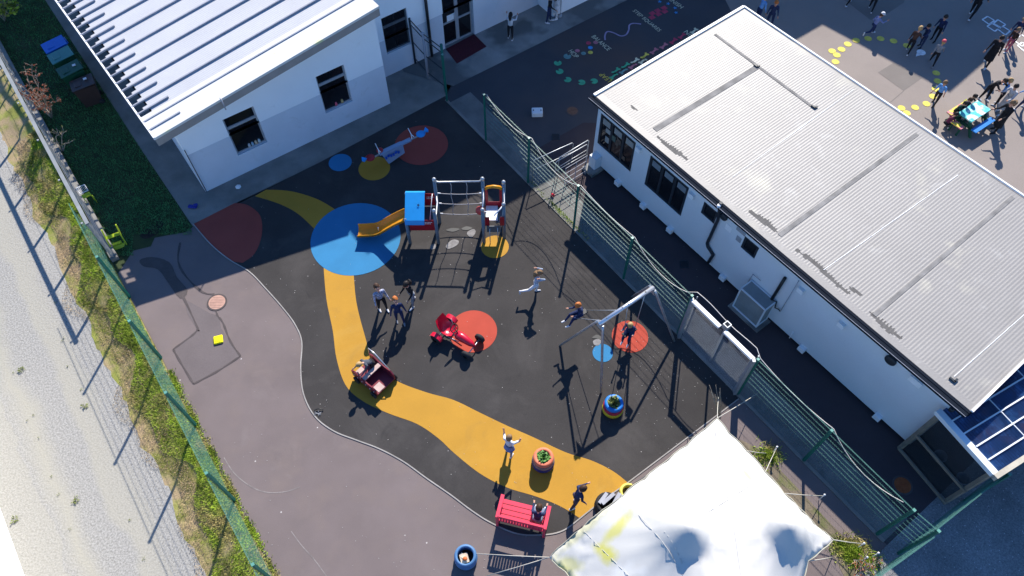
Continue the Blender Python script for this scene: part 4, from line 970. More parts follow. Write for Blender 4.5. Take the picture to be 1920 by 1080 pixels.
# right tower
mb = MB()
ring = []; cx, cz_ = (X2 + X3) / 2, 1.42
out_ = [(X2 + .06, .75), (X3 - .04, .75), (X3 - .04, 1.72), (X2 + .06, 1.72)]
for (x0, x1, z0, z1) in ((X2 + .05, X3 - .04, .78, 1.05), (X2 + .05, X2 + .14, 1.05, 1.72), (X3 - .13, X3 - .04, 1.05, 1.72)): mb.box(((x0 + x1) / 2, Y1 - .0, (z0 + z1) / 2), (x1 - x0, .03, z1 - z0), bev=.012)
mb.build('arch_panel', m_rp_, cf)
mb = MB(); mb.tube([(X2 + .08, Y1 - .01, 1.66), (X2 + .14, Y1 - .01, 1.74), (cx, Y1 - .01, 1.78), (X3 - .12, Y1 - .01, 1.74), (X3 - .06, Y1 - .01, 1.66)], .05, 8); mb.build('arch_top', m_yp, cf)
mb = MB(); mb.box((cx - .06, (Y0 + Y1) / 2 + .14, .86), (.36, .62, .03)); mb.build('platform', m_white, cf)
mb = MB(); mb.box((cx + .17, (Y0 + Y1) / 2 + .1, .80), (.2, .62, .03)); mb.box((cx, Y0 + .06, .66), (.42, .03, .28)); mb.build('lower_step', flat('dark_grey_board', (.09, .10, .11)), cf)
for x in (X2 + .1, X3 - .07):
    mb = MB(); mb.box((x + .02, Y0 + .1, .98), (.14, .025, .42), bev=.01); mb.build('side_panel', m_rp_, cf)
mb = MB(); mb.lathe([(.001, .02), (.14, .02), (.15, 0), (.14, -.02), (.001, -.02)], (X2 - .09, Y1 - .3, 1.0), 20, rot=Matrix.Rotation(R_(60), 3, 'X')); mb.build('play_disc', mat('salmon_plastic', (.5, .07, .06), .4, .05, 5), cf)
mb = MB(); mb.tube([(X2 + .05, Y0 + .08, 1.5), (cx, Y0 + .02, 1.36), (cx + .02, Y0, 1.36), (X3 - .04, Y0 + .22, 1.55)], .014, 6); mb.tube([(cx + .03, Y0 + .02, 1.37), (X3 - .03, Y0 + .2, 1.56)], .022, 8)
mb.tube([(X2 + .0, Y1 - .06, 1.75), (X2 + .02, Y1 - .3, 1.58), (X2, Y0 + .15, 1.58)], .018, 8); mb.tube([(X3, Y1 - .04, 1.75), (X3 + .02, Y0 + .4, 1.5), (X3, Y0 + .22, 1.6)], .014, 8)
mb.build('grab_rail', m_white, cf)
for (x, y0_) in ((cx - .12, Y0 - .02), (cx + .12, Y0 + .02)):
    mb = MB(); mb.tube([(x, y0_, .02), (x, y0_ + .02, .75)], .015, 8); mb.build('ladder_leg', m_galv, cf)

# ---------------------------------------------------------------- swing set
sw = thing('swing_set', 'steel A frame swing set with a white crossbeam and two swings', 'swing', (2.9, 10.1, 0))
fL1, fL2, fR1, fR2 = G(1050, 648), G(1127, 737), G(1185, 557), G(1264, 640)
aL, aR = G(1129, 604, 2.25), G(1221, 542, 2.28)
bd = (aR - aL).normalized()
for (f, a, s) in ((fL1, aL, -1), (fL2, aL, 1), (fR1, aR, -1), (fR2, aR, 1)):
    hn = (f - a); hn.z = 0; mb = MB()
    top = a + hn * .10 + Vector((0, 0, -.02)); mb.tube([Vector((f.x, f.y, .012)), Vector((f.x, f.y, .02)) + (top - Vector((f.x, f.y, .02))) * .93, top], .034, 10); mb.build('leg', m_galv, sw)
mb = MB(); mb.tube([aL - bd * .12, aR + bd * .08], .058, 14); mb.build('crossbeam', m_chrome, sw)
for a, (p, q) in ((aL, (fL1, fL2)), (aR, (fR1, fR2))):
    mb = MB(); w1 = a + (p - a) * .13; w2 = a + (q - a) * .13; w1.z += .02; w2.z += .02
    mb.slab([a + Vector((0, 0, .055)), w1, w2], bd * .014); mb.build('gusset', m_galv, sw)
hang = []
for t in (.08, .40, .52, .88):
    p = aL + (aR - aL) * t; mb = MB(); mb.ball(p + Vector((0, 0, -.07)), .025, n=8, m_=5); mb.bar(p + Vector((0, 0, -.06)), p + Vector((0, 0, .062)), .03); mb.build('hanger', m_anth, sw); hang.append(p + Vector((0, 0, -.08)))
def swing_seat(px, py, z, pair, lab):
    c = G(px, py, z); t = thing('swing', lab, 'swing', c)
    dirn = bd.copy(); dirn.z = 0; dirn.normalize()
    a, b = c - dirn * .21, c + dirn * .21
    for (h_, e) in ((pair[0], a), (pair[1], b)):
        mb = MB(); mb.tube([h_, e], .010, 6); mb.build('chain', m_galv, t)
    mb = MB(); mb.box(c, (.46, .17, .035), math.atan2(dirn.y, dirn.x), bev=.015); mb.build('seat', m_black, t)
    return c, t
swc1, _ = swing_seat(1088, 589, 1.02, hang[:2], 'flying swing seat carrying the ginger haired child')
swc2, _ = swing_seat(1180, 622, .50, hang[2:], 'swing seat carrying the child above the orange circle')
# ---------------------------------------------------------------- seesaw
ss = thing('seesaw', 'blue and grey seesaw with a red seat in front of the classroom', 'seesaw', G(740, 285))
sa_, sb_ = G(683, 303, .45), G(800, 248, .62); sdv = (sb_ - sa_).normalized(); sn = Vector((-sdv.y, sdv.x, 0)).normalized()
mb = MB(); mb.bar(sa_ + sdv * .1, sb_ - sdv * .05, .035, .04); mb.build('beam', m_galv, ss)
smid = G(743, 290, .0); bodyc = (sa_ + sb_) / 2
mb = MB(); l0, l1 = sa_ + sdv * .55, sb_ - sdv * .6
mb.slab([l0 + sn * .07 + Vector((0, 0, .05)), l0 - sn * .07 + Vector((0, 0, .05)), l1 - sn * .07 + Vector((0, 0, .05)), l1 + sn * .07 + Vector((0, 0, .05))], Vector((0, 0, -.06)))
c0_, c1_ = l0 + (l1 - l0) * .05, l0 + (l1 - l0) * .72
mb.slab([c0_ - sn * .08 + Vector((0, 0, .02)), c1_ - sn * .08 + Vector((0, 0, .02)), Vector((c1_.x, c1_.y, .25)) - sn * .14, Vector((c0_.x, c0_.y, .05)) - sn * .16 + sdv * .15], sn * .2)
mb.build('body_panel', mat('pale_blue_panel', (.22, .30, .42), .5, .05, 5), ss)
for k in (.25, .6):
    p = c0_ + (c1_ - c0_) * k - sn * .165; mb = MB()
    for j in range(3): mb.box(p + sdv * (j - 1) * .09 + Vector((0, 0, -.12 + .05 * (j % 2))), (.07, .02, .10), math.atan2(sdv.y, sdv.x))
    mb.build('print', flat('blue_print', (.01, .08, .45)), ss)
for (e, sg_, col) in ((sa_, 1, 'red'), (sb_, -1, 'blue')):
    h = e + sdv * sg_ * .55; mb = MB(); mb.tube([h - sn * .22 + Vector((0, 0, .32)), h + Vector((0, 0, .22)), h + sn * .22 + Vector((0, 0, .32))], .014, 8); mb.bar(h, h + Vector((0, 0, .23)), .03); mb.build('handlebar', m_white, ss)
    s = e + sdv * sg_ * .22; mb = MB(); mb.lathe([(.001, .03), (.13, .03), (.16, .01), (.15, -.02), (.001, -.03)], s + Vector((0, 0, .05)), 14)
    mb.build('seat', m_rp_ if col == 'red' else m_bp, ss)
    t_ = e - sdv * sg_ * .02; mb = MB()
    mb.slab([t_ + sdv * sg_ * .14 + Vector((0, 0, .06)), t_ + sn * .12 + Vector((0, 0, .10)), t_ - sdv * sg_ * .05 + Vector((0, 0, .06)), t_ - sn * .12 + Vector((0, 0, .10))], Vector((0, 0, .03))); mb.build('tail_piece', m_bp, ss)
for e in (sa_ + sdv * .62,):
    mb = MB(); mb.ball(e + sn * .10 + Vector((0, 0, .06)), (.12, .12, .07)); mb.build('head_piece', m_rp_, ss)
mb = MB(); mb.bar(smid + Vector((0, 0, .012)), smid + Vector((0, 0, .4)), .12); mb.build('pivot', m_anth, ss)

# ---------------------------------------------------------------- go-kart
m_tyre = flat('tyre_rubber', (.02, .02, .022), .8)
m_redp = mat('gloss_red', (0.50, 0.006, 0.03), .3, .04, 4, spec=.5)
kt = thing('go_kart', 'red pedal go kart with black tyres parked on the orange circle', 'go kart', G(866, 652), 0)
kA, kB = G(836, 640), G(893, 655)
kd_ = Vector((kB.x - kA.x, kB.y - kA.y, 0)); 
rr_ = G(826, 637, .15); fr_ = G(903, 640, .15); fl_ = G(880, 665, .13)
fwd = (G(892, 652, .15) - G(842, 622, .15)); fwd.z = 0; fwd.normalize(); rgt = Vector((fwd.y, -fwd.x, 0))
fc = (G(897, 640, .14) + G(877, 662, .14)) / 2; rc = fc - fwd * 1.02; hwF = (G(897, 640, .14) - G(877, 662, .14)).length / 2
QK = Matrix((Vector((fwd.x, fwd.y, 0)), Vector((0, 0, 1)), Vector((rgt.x, rgt.y, 0)))).transposed()
def wheel(parent, c, r, wdt, Q):
    mb = MB(); mb.lathe([(r * .45, -wdt / 2), (r * .8, -wdt / 2), (r, -wdt * .3), (r, wdt * .3), (r * .8, wdt / 2), (r * .45, wdt / 2)], c, 20, rot=Q); w_ = mb.build('wheel', m_tyre, parent)
    mb = MB(); mb.lathe([(.001, -wdt * .3), (r * .46, -wdt * .3), (r * .46, wdt * .3), (.001, wdt * .3)], c, 14, rot=Q); mb.build('hub', m_anth, w_)
for s in (-1, 1):
    wheel(kt, Vector((fc.x, fc.y, .16)) + rgt * s * .33, .155, .12, QK)
    wheel(kt, Vector((rc.x, rc.y, .17)) + rgt * s * .38, .165, .13, QK)
    mb = MB(); pts = [Vector((rc.x, rc.y, .15)) + rgt * s * .36 + fwd * .205 * math.cos(a) + Vector((0, 0, .205 * math.sin(a))) for a in [R_(20 + 14 * k) for k in range(11)]]
    for i in range(10): mb.slab([pts[i] - rgt * .07, pts[i] + rgt * .07, pts[i + 1] + rgt * .07, pts[i + 1] - rgt * .07], Vector((0, 0, .012)))
    mb.build('mudguard', m_redp, kt)
def K(f, r, z): p = Vector((rc.x, rc.y, 0)) + fwd * f + rgt * r; return Vector((p.x, p.y, z))
mb = MB(); mb.tube([K(-.05, 0, .22), K(.4, 0, .20), K(.95, 0, .20)], .03, 8); mb.tube([K(0, -.34, .15), K(0, .34, .15)], .018, 8); mb.tube([K(1.02, -.33, .14), K(1.05, -.1, .2), K(1.05, .1, .2), K(1.02, .33, .14)], .018, 8)
mb.tube([K(.12, .16, .2), K(.6, .1, .18)], .014, 6); mb.tube([K(.12, -.16, .2), K(.6, -.1, .18)], .014, 6); mb.build('chassis', m_galv, kt)
mb = MB(); P_ = [K(.45, -.08, .34), K(.62, -.09, .42), K(.95, -.05, .30), K(1.08, 0, .26), K(.95, .05, .30), K(.62, .09, .42), K(.45, .08, .34)]
mb.tube([K(.42, 0, .30), K(.5, 0, .34), K(.66, 0, .34), K(.95, 0, .29), K(1.1, 0, .25)], [.05, .13, .135, .095, .03], 12); mb.build('bonnet', m_redp, kt)
mb = MB(); # bucket seat
rows = [(.34, .30, .15), (.22, .26, .20), (.08, .27, .21), (-.02, .34, .21), (-.10, .52, .20), (-.15, .70, .16)]
vs = []
for (f, z, hw) in rows:
    for t in (-1, -.6, 0, .6, 1): vs.append(K(f + abs(t) ** 2 * .05, hw * t, z + .09 * abs(t) ** 3))
fs = [(i * 5 + j, (i + 1) * 5 + j, (i + 1) * 5 + j + 1, i * 5 + j + 1) for i in range(len(rows) - 1) for j in range(4)]
o_ = len(vs); vs2 = [v + Vector((0, 0, -.03)) - fwd * .02 for v in vs]; mb.add(vs + vs2, fs + [tuple(o_ + a for a in reversed(f)) for f in fs], 0, True); mb.build('seat', m_redp, kt)
mb = MB(); q = K(.40, 0, .62); mb.tube([q + rgt * .13 * math.cos(a) + (fwd * -.08 + Vector((0, 0, .10))) * math.sin(a) for a in [2 * math.pi * k / 16 for k in range(16)]], .014, 6, closed=True); mb.tube([q, K(.6, 0, .36)], .014, 6); mb.bar(q - rgt * .12, q + rgt * .12, .02); mb.build('steering_wheel', m_tyre, kt)
mb = MB(); mb.tube([K(.2, -.2, .22), K(.1, -.25, .5)], .012, 6); mb.build('brake_lever', m_galv, kt)

# ---------------------------------------------------------------- wooden ride-on car
m_pk = mat('faded_pink_wood', (.46, .33, .29), .7, .1, 5); m_mar = mat('maroon_side', (.16, .02, .035), .5, .1, 5)
rd = thing('ride_on_car', 'wooden ride on car with maroon sides and pale seats on the yellow path', 'ride-on toy', G(693, 722))
e0, e1 = G(662, 698, .55), G(703, 736, .45); e0.z = e1.z = 0
rdv = (G(702, 735, .3) - G(662, 700, .3)); rdv.z = 0; RLn = rdv.length; rdv.normalize(); rpn = Vector((-rdv.y, rdv.x, 0)); rpn = rpn if rpn.x > 0 else -rpn
o0 = G(662, 700, .3); o0.z = 0
def Q(f, r, z): p = o0 + rdv * f + rpn * r; return Vector((p.x, p.y, z))
wdR = .66; RLn = .92
for r in (0, wdR):
    mb = MB(); prof = [(-.05, .12), (-.05, .42), (.12, .52), (.35, .44), (.62, .44), (.8, .5), (RLn, .40), (RLn, .12)]
    mb.slab([Q(f, r, z) for (f, z) in prof], rpn * .035); mb.build('side_board', m_mar, rd)
mb = MB()
for f, z, d, h in ((.08, .40, .14, .04), (.34, .38, .12, .04), (.80, .42, .22, .04)):
    mb.slab([Q(f, .04, z), Q(f + d, .04, z), Q(f + d, wdR - .0 if f > .3 and f < .5 else .26, z), Q(f, wdR if f > .3 and f < .5 else .26, z)], Vector((0, 0, h)))
mb.build('seat_board', m_pk, rd)
mb = MB(); mb.slab([Q(.34, .04, .38), Q(.34, wdR, .38), Q(.34, wdR, .14), Q(.34, .04, .14)], rdv * .03); mb.slab([Q(-.03, .04, .14), Q(RLn, .04, .14), Q(RLn, wdR, .14), Q(-.03, wdR, .14)], Vector((0, 0, .03))); mb.build('floor_board', m_mar, rd)
mb = MB(); mb.tube([Q(-.05, wdR + .02, .45), Q(-.0, wdR + .02, .80), Q(.25, wdR + .02, .82), Q(.80, wdR + .02, .52)], .014, 8); mb.build('roll_bar', m_chrome, rd)
QR = Matrix((rdv, Vector((0, 0, 1)), rpn)).transposed()
for f in (.14, .82):
    for r in (-.04, wdR + .08): wheel(rd, Q(f, r, .12), .12, .06, QR)
for k in range(6):
    mb = MB(); mb.ball(Q(.05 + .16 * k, -.012, .30 + .03 * (k % 2)), .014, n=6, m_=4); mb.build('bolt', m_white, rd)

# ---------------------------------------------------------------- red bench
m_rb = mat('pink_red_paint', (0.62, 0.045, 0.085), .45, .05, 4)
bA, bB = G(930, 975, .42), G(1018, 997, .42)
bn_ = thing('bench', 'red slatted bench with a curved back standing on the yard edge', 'bench', G(972, 990))
bdv = bB - bA; bdv.z = 0; BL = bdv.length; bdv.normalize(); bfw = Vector((-bdv.y, bdv.x, 0)); bfw = bfw if bfw.y > 0 else -bfw
def Bp(s, f, z): p = bA + bdv * s + bfw * f; return Vector((p.x, p.y, z))
BL += .06
for s in (0.0, BL - .06):
    mb = MB(); mb.slab([Bp(s, -.04, 0.012), Bp(s, .05, 0.012), Bp(s, .05, .84), Bp(s, -.04, .84)], bdv * .06)
    mb.slab([Bp(s, .42, 0.012), Bp(s, .50, 0.012), Bp(s, .50, .62), Bp(s, .42, .62)], bdv * .06); mb.build('leg', m_rb, bn_)
    mb = MB(); mb.slab([Bp(s - .015, .0, .62), Bp(s - .015, .58, .62), Bp(s - .015, .58, .67), Bp(s - .015, .0, .67)], bdv * .09); mb.build('armrest', m_rb, bn_)
for k in range(4):
    f = .07 + .125 * k; mb = MB(); mb.slab([Bp(.05, f, .40), Bp(BL - .05, f, .40), Bp(BL - .05, f + .105, .40), Bp(.05, f + .105, .40)], Vector((0, 0, .035))); mb.build('seat_slat', m_rb, bn_)
for z in (.50, .82):
    mb = MB(); mb.slab([Bp(.05, -.03, z), Bp(BL - .05, -.03, z), Bp(BL - .05, .02, z), Bp(.05, .02, z)], Vector((0, 0, .07))); mb.build('back_rail', m_rb, bn_)
for k in range(15):
    s = .10 + (BL - .26) * k / 14; mb = MB(); mb.slab([Bp(s, -.02, .57), Bp(s + .055, -.02, .57), Bp(s + .055, -.02, .82), Bp(s, -.02, .82)], bfw * .02); mb.build('back_slat', m_rb, bn_)

# ---------------------------------------------------------------- tyres and planters
def tyre_mesh(r, h, hole=.62): return [(r * hole, 0.02), (r * .85, 0), (r * .97, h * .2), (r, h * .5), (r * .97, h * .8), (r * .85, h), (r * hole, h * .97), (r * (hole - .03), h * .5), (r * hole, 0.02)]
def leaves(mb, c, rad, n, ln=.16, up=.6):
    for i in range(n):
        a = random.uniform(0, 2 * math.pi); e = random.uniform(.15, 1.4); d = Vector((math.cos(a) * math.cos(e), math.sin(a) * math.cos(e), math.sin(e))); L = ln * random.uniform(.6, 1.2); wv = Vector((-math.sin(a), math.cos(a), 0)) * L * .16
        b = Vector(c) + Vector((math.cos(a), math.sin(a), 0)) * random.uniform(0, rad); m1 = b + d * L * .55 + Vector((0, 0, .02)); t = b + d * L - Vector((0, 0, L * .25))
        mb.add([b, m1 + wv, t, m1 - wv], [(0, 1, 2, 3)])
m_leaf = mat('fresh_leaf', (0.10, 0.24, 0.045), .6, .35, 14); m_leaf2 = mat('olive_leaf', (0.17, 0.20, 0.05), .6, .35, 14); m_soil = flat('potting_soil', (.03, .022, .016), .95)
c = G(1018, 868); c.z = .012
pl = thing('tyre_planter', 'planter of stacked tyres, orange rim over dark blue base, on the yellow path', 'planter', c)
for k, (r, h, z, col) in enumerate(((.30, .17, 0, (.02, .025, .13)), (.29, .15, .17, (.22, .17, .15)), (.27, .14, .32, (.62, .17, .09)))):
    mb = MB(); mb.lathe([(a, b + z) for a, b in tyre_mesh(r, h)], c, 24); mb.build('tyre', mat('tyre_%d' % k, col, .6, .1, 8), pl)
mb = MB(); mb.lathe([(.20, .40), (.001, .42)], c, 16); mb.build('soil', m_soil, pl)
mb = MB(); leaves(mb, c + Vector((0, 0, .40)), .10, 170, .145); mb.build('plant', m_leaf, pl)
c = G(1148, 768); c.z = .012
pl = thing('tyre_planter', 'planter of stacked tyres, blue over red over yellow, beside the swing leg', 'planter', c)
for k, (r, h, z, col) in enumerate(((.29, .16, 0, (.55, .42, .02)), (.28, .15, .16, (.42, .02, .05)), (.26, .15, .31, (.01, .16, .5)))):
    mb = MB(); mb.lathe([(a, b + z) for a, b in tyre_mesh(r, h)], c, 24); mb.build('tyre', mat('tyreb_%d' % k, col, .45, .06, 8), pl)
mb = MB(); mb.lathe([(.18, .40), (.001, .42)], c, 16); mb.build('soil', m_soil, pl)
mb = MB(); leaves(mb, c + Vector((0, 0, .42)), .1, 110, .15); mb.build('plant', m_leaf2, pl)
c = G(874, 1048); c.z = 0.002
pl = thing('tyre_planter', 'blue tyre tub holding scraps, on the pink tarmac left of the bench', 'planter', c)
for k, (r, h, z) in enumerate(((.285, .2, 0), (.275, .18, .2))):
    mb = MB(); mb.lathe([(a, b + z) for a, b in tyre_mesh(r, h, .72)], c, 28); mb.build('tyre', mat('slate_blue_paint', (.07, .17, .33), .5, .08, 8), pl)
mb = MB(); mb.lathe([(.2, .10), (.001, .12)], c, 16); mb.build('soil', m_soil, pl)
mb = MB(); mb.box(c + Vector((-.03, -.04, .24)), (.2, .22, .03), .3, rx=.2); mb.box(c + Vector((-.08, .02, .26)), (.1, .12, .02), .9)
tag(mb.build('scrap_card', flat('cream_card', (.6, .5, .38))), 'cream scrap of card lying in the blue tyre tub', 'litter')
mb = MB(); mb.ball(c + Vector((-.01, -.06, .29)), (.06, .05, .03)); tag(mb.build('orange_scrap', flat('orange_scrap', (.5, .12, .03))), 'orange scrap on the card in the blue tyre tub', 'litter')
c = G(1136, 952); c.z = .01
pl = thing('tyre_planter', 'black tyre tub with grey boards across it against the tent edge', 'planter', c)
for k, (r, h, z) in enumerate(((.31, .2, 0), (.30, .19, .2))):
    mb = MB(); mb.lathe([(a, b + z) for a, b in tyre_mesh(r, h, .7)], c, 26); mb.build('tyre', m_tyre, pl)
mb = MB(); mb.lathe([(.2, .12), (.001, .14)], c, 16); mb.build('soil', m_soil, pl)
for k, (dx, dy, a, l) in enumerate(((-.10, .12, .9, .34), (.02, .1, .7, .42), (.2, .05, 1.0, .45), (.3, .0, 1.05, .4))):
    mb = MB(); mb.box(c + Vector((dx, dy, .405 + .02 * k)), (l, .09, .02), a, ry=.1)
    tag(mb.build('grey_board', m_rib), 'weathered grey board lying on the black tyre tub, %s of four from its left' % ['first', 'second', 'third', 'last'][k], 'board')
c = G(1177, 926); c.z = .01
mb = MB(); mb.lathe([(a, b) for a, b in tyre_mesh(.24, .19, .66)], c, 28)
tag(mb.build('painted_tyre', mat('yellow_tyre_paint', (.60, .52, .10), .6, .1, 8)), 'yellow painted tyre lying half under the edge of the white tent', 'tyre')
# ---------------------------------------------------------------- people
SKIN = flat('skin_light', (0.50, 0.27, 0.19), .55); SKIN2 = flat('skin_warm', (0.42, 0.20, 0.13), .55)
def cloth(n, c): return mat('cloth_' + n, c, .9, .22, 11, bump=.8, bscale=16)
navy, navy2, black_c, greyc, whitec, bluec, patt = cloth('navy', (.018, .03, .085)), cloth('navy_tracksuit', (.012, .022, .075)), cloth('black', (.012, .012, .015)), cloth('grey', (.22, .23, .25)), cloth('white', (.62, .62, .64)), cloth('light_blue', (.12, .30, .62)), mat('cloth_patterned', (.30, .32, .42), .9, .9, 26)
denim, brownc, pinkc, palec = cloth('denim_grey', (.16, .20, .28)), cloth('brown', (.07, .035, .025)), cloth('pink', (.55, .12, .16)), cloth('pale_blue_grey', (.34, .40, .50))
coatc, limec = cloth('camel', (.30, .20, .16)), cloth('lime', (.55, .62, .02))
eye_m = flat('eye_dark', (.01, .01, .012), .2); lip_m = flat('lips', (.35, .10, .09))
HAIR = {'brown': flat('hair_brown', (.05, .024, .012), .6), 'dark': flat('hair_dark', (.014, .010, .009), .6), 'blond': flat('hair_blond', (.38, .25, .11), .6), 'ginger': flat('hair_ginger', (.42, .13, .03), .6), 'light': flat('hair_light_brown', (.20, .12, .06), .6)}
def seg(p, q, r0, r1, m): return ('c', Vector(p), Vector(q), r0, r1, m)
def body_mesh(prims, H, vox):
    bm = bmesh.new()
    for pr in prims:
        if pr[0] == 'c':
            _, p, q, r0, r1, m_ = pr; d = q - p; n = max(2, int(d.length / (min(r0, r1) * .55)) + 1)
            Qm = (d.normalized() if d.length > 1e-6 else Vector((0, 0, 1))).to_track_quat('Z', 'Y').to_matrix().to_4x4()
            r = bmesh.ops.create_uvsphere(bm, u_segments=10, v_segments=6, radius=r0, matrix=Matrix.Translation(p))
            r = bmesh.ops.create_uvsphere(bm, u_segments=10, v_segments=6, radius=r1, matrix=Matrix.Translation(q))
            if d.length > 1e-4: bmesh.ops.create_cone(bm, cap_ends=True, segments=10, radius1=r0, radius2=r1, depth=d.length, matrix=Matrix.Translation((p + q) / 2) @ Qm)
        else:
            _, c, rad, Qm, m_ = pr
            bmesh.ops.create_uvsphere(bm, u_segments=14, v_segments=9, radius=1, matrix=Matrix.Translation(c) @ Qm.to_4x4() @ Matrix.Diagonal((*rad, 1)))
    me = bpy.data.meshes.new('tmp'); bm.to_mesh(me); bm.free()
    o = bpy.data.objects.new('tmp', me); COL.objects.link(o)
    md = o.modifiers.new('r', 'REMESH'); md.mode = 'VOXEL'; md.voxel_size = vox
    sm = o.modifiers.new('s', 'SMOOTH'); sm.iterations = 3; sm.factor = .5
    dg = bpy.context.evaluated_depsgraph_get(); out = bpy.data.meshes.new_from_object(o.evaluated_get(dg)); bpy.data.objects.remove(o); bpy.data.meshes.remove(me)
    return out
def assign(me, prims):
    nv = len(me.polygons); C = np.zeros(nv * 3); me.polygons.foreach_get('center', C); C = C.reshape(-1, 3)
    best = np.full(nv, 1e9); idx = np.zeros(nv, dtype=np.int32)
    for pr in prims:
        if pr[0] == 'c':
            _, p, q, r0, r1, m_ = pr; p_, q_ = np.array(p), np.array(q); d = q_ - p_; L2 = max(d @ d, 1e-9)
            t = np.clip(((C - p_) @ d) / L2, 0, 1); dist = np.linalg.norm(C - (p_ + t[:, None] * d), axis=1) - (r0 + (r1 - r0) * t)
        else:
            _, c, rad, Qm, m_ = pr; X = (C - np.array(c)) @ np.array(Qm); k = np.linalg.norm(X / np.array(rad), axis=1); dist = (k - 1) * min(rad)
        u = dist < best; best[u] = dist[u]; idx[u] = m_
    me.polygons.foreach_set('material_index', idx); me.polygons.foreach_set('use_smooth', [True] * nv)
def person(label, pos, face, H=1.22, pose=None, top=navy, bottom=black_c, shoe=whitec, hair='brown', long_hair=False, skin=None, skirt=None, coat=None, cap=None, sleeves=True, shorts=False, z=None, hips=None, group=None, cat=None, bag=None, child=True):
    """pos: ground point under the feet (or the hips when hips is given); face: heading in degrees"""
    P = dict(lean=4, lt=(6, 4), rt=(-6, 4), la=(8, 12, 14), ra=(-6, 12, 14), yaw=0, nod=8, spread=4, roll=0); P.update(pose or {})
    skin = skin or SKIN
    S = H; hr = .078 if child else .066
    lt, rt = P['lt'], P['rt']; TH, SH, FH = .235 * S, .225 * S, .035 * S
    mats = [skin, top, bottom, shoe, eye_m, lip_m]
    def ang(a, c=0): a = R_(a); c = R_(c); return Vector((math.sin(c), math.sin(a) * math.cos(c), -math.cos(a) * math.cos(c)))
    hip = Vector((0, 0, 0)); legs = []; lows = []
    for sd, (a, k) in ((-1, lt), (1, rt)):
        h0 = hip + Vector((sd * .055 * S, 0, 0)); kn = h0 + ang(a, sd * P['spread']) * TH; an = kn + ang(a - k, sd * P['spread'] * .3) * SH
        fa = a - k + P.get('foot', 90); toe_dir = Vector((0, math.sin(R_(min(fa, 90) if (a - k) > -25 else fa)), -math.cos(R_(min(fa, 90) if (a - k) > -25 else fa))))
        legs.append((h0, kn, an, toe_dir)); lows.append(min(an.z - FH, (an + toe_dir * .1 * S).z - .02 * S))
    if hips is None: hz = -min(lows)
    else: hz = hips
    off = Vector((0, 0, hz)); pr = []
    slr = R_(P['lean']); tdir = Vector((math.sin(R_(P['roll'])), math.sin(slr), math.cos(slr))).normalized(); fwd_t = Vector((0, math.cos(slr), -math.sin(slr)))
    Qt = Matrix((Vector((1, 0, 0)), fwd_t, tdir)).transposed()
    b0 = off
    pr.append(('e', b0 + tdir * .02 * S, (.085 * S, .062 * S, .07 * S), Qt, 2))
    pr.append(('e', b0 + tdir * .10 * S, (.078 * S, .056 * S, .09 * S), Qt, 1))
    pr.append(('e', b0 + tdir * .19 * S, (.088 * S, .064 * S, .10 * S), Qt, 1))
    chest = b0 + tdir * .27 * S; neck = b0 + tdir * .30 * S
    pr.append(seg(chest - Vector((.085 * S, 0, 0)), chest + Vector((.085 * S, 0, 0)), .038 * S, .038 * S, 1))
    nd = R_(P['lean'] - P['nod'] if P.get('up') else P['lean'] + P['nod'])
    hd = Vector((0, math.sin(nd), math.cos(nd)))
    head = neck + tdir * .02 * S + hd * (.055 + hr * .75) * S
    pr.append(seg(neck - tdir * .02 * S, neck + hd * .05 * S, .032 * S, .027 * S, 0))
    Qy = Matrix.Rotation(R_(P['yaw']), 3, 'Z') @ Matrix((Vector((1, 0, 0)), Vector((0, math.cos(nd), -math.sin(nd))), hd)).transposed()
    pr.append(('e', head, (hr * .80 * S, hr * .94 * S, hr * 1.08 * S), Qy, 0))
    pr.append(('e', head + Qy @ Vector((0, hr * .55, -hr * .55)) * S, (hr * .48 * S, hr * .42 * S, hr * .45 * S), Qy, 0))
    hands = []
    for sd, (h0, kn, an, td) in zip((-1, 1), legs):
        h0, kn, an = h0 + off, kn + off, an + off
        pr.append(seg(h0, kn, .052 * S, .038 * S, 2)); pr.append(seg(kn, an, .036 * S, .022 * S, 0 if shorts else 2))
        fp = an + Vector((0, 0, -.012 * S)); pr.append(seg(fp - td * .02 * S, fp + td * .095 * S, .026 * S, .021 * S, 3))
    for sd, arm in zip((-1, 1), (P['la'], P['ra'])):
        a, c, e = arm; shd = chest + Vector((sd * .105 * S, 0, -.005 * S)); u = ang(a + P['lean'] * .6, sd * c); el = shd + u * .155 * S
        w = ang(a + P['lean'] * .6 + e, sd * c * .3 if e > 30 else sd * c); wr = el + w * .14 * S
        pr.append(seg(shd, el, .034 * S, .026 * S, 1)); pr.append(seg(el, wr, .024 * S, .017 * S, 1 if sleeves else 0))
        hands.append((wr, w, sd)); pr.append(seg(wr, wr + w * .035 * S, .017 * S, .018 * S, 0))
    me = body_mesh(pr, S, .013 * S / 1.2)
    me.materials.clear()
    for m_ in mats: me.materials.append(m_)
    assign(me, pr)
    ex = MB()                                        # fingers, ears, nose, eyes, mouth: same mesh as the body
    for wr, w, sd in hands:
        base = wr + w * .04 * S; x = w.cross(Vector((0, 1, 0.01))).normalized(); y = w.cross(x)
        for k, (o_, L) in enumerate(((-.014, .034), (-.005, .040), (.005, .038), (.014, .030))):
            p = base + x * o_ * S; ex.tube([p, p + w * L * .5 * S + y * .004 * S, p + w * L * .9 * S + y * .016 * S * (1 + .2 * k)], [.0062 * S, .0055 * S, .0045 * S], 5, 0)
        p = wr + w * .01 * S; q = p + x * -sd * .018 * S + y * .01 * S; ex.tube([p, q + w * .012 * S, q + w * .030 * S + y * .008 * S], [.007 * S, .0065 * S, .005 * S], 5, 0)
    def hq(x, y, z_): return head + Qy @ Vector((x * hr, y * hr, z_ * hr)) * S
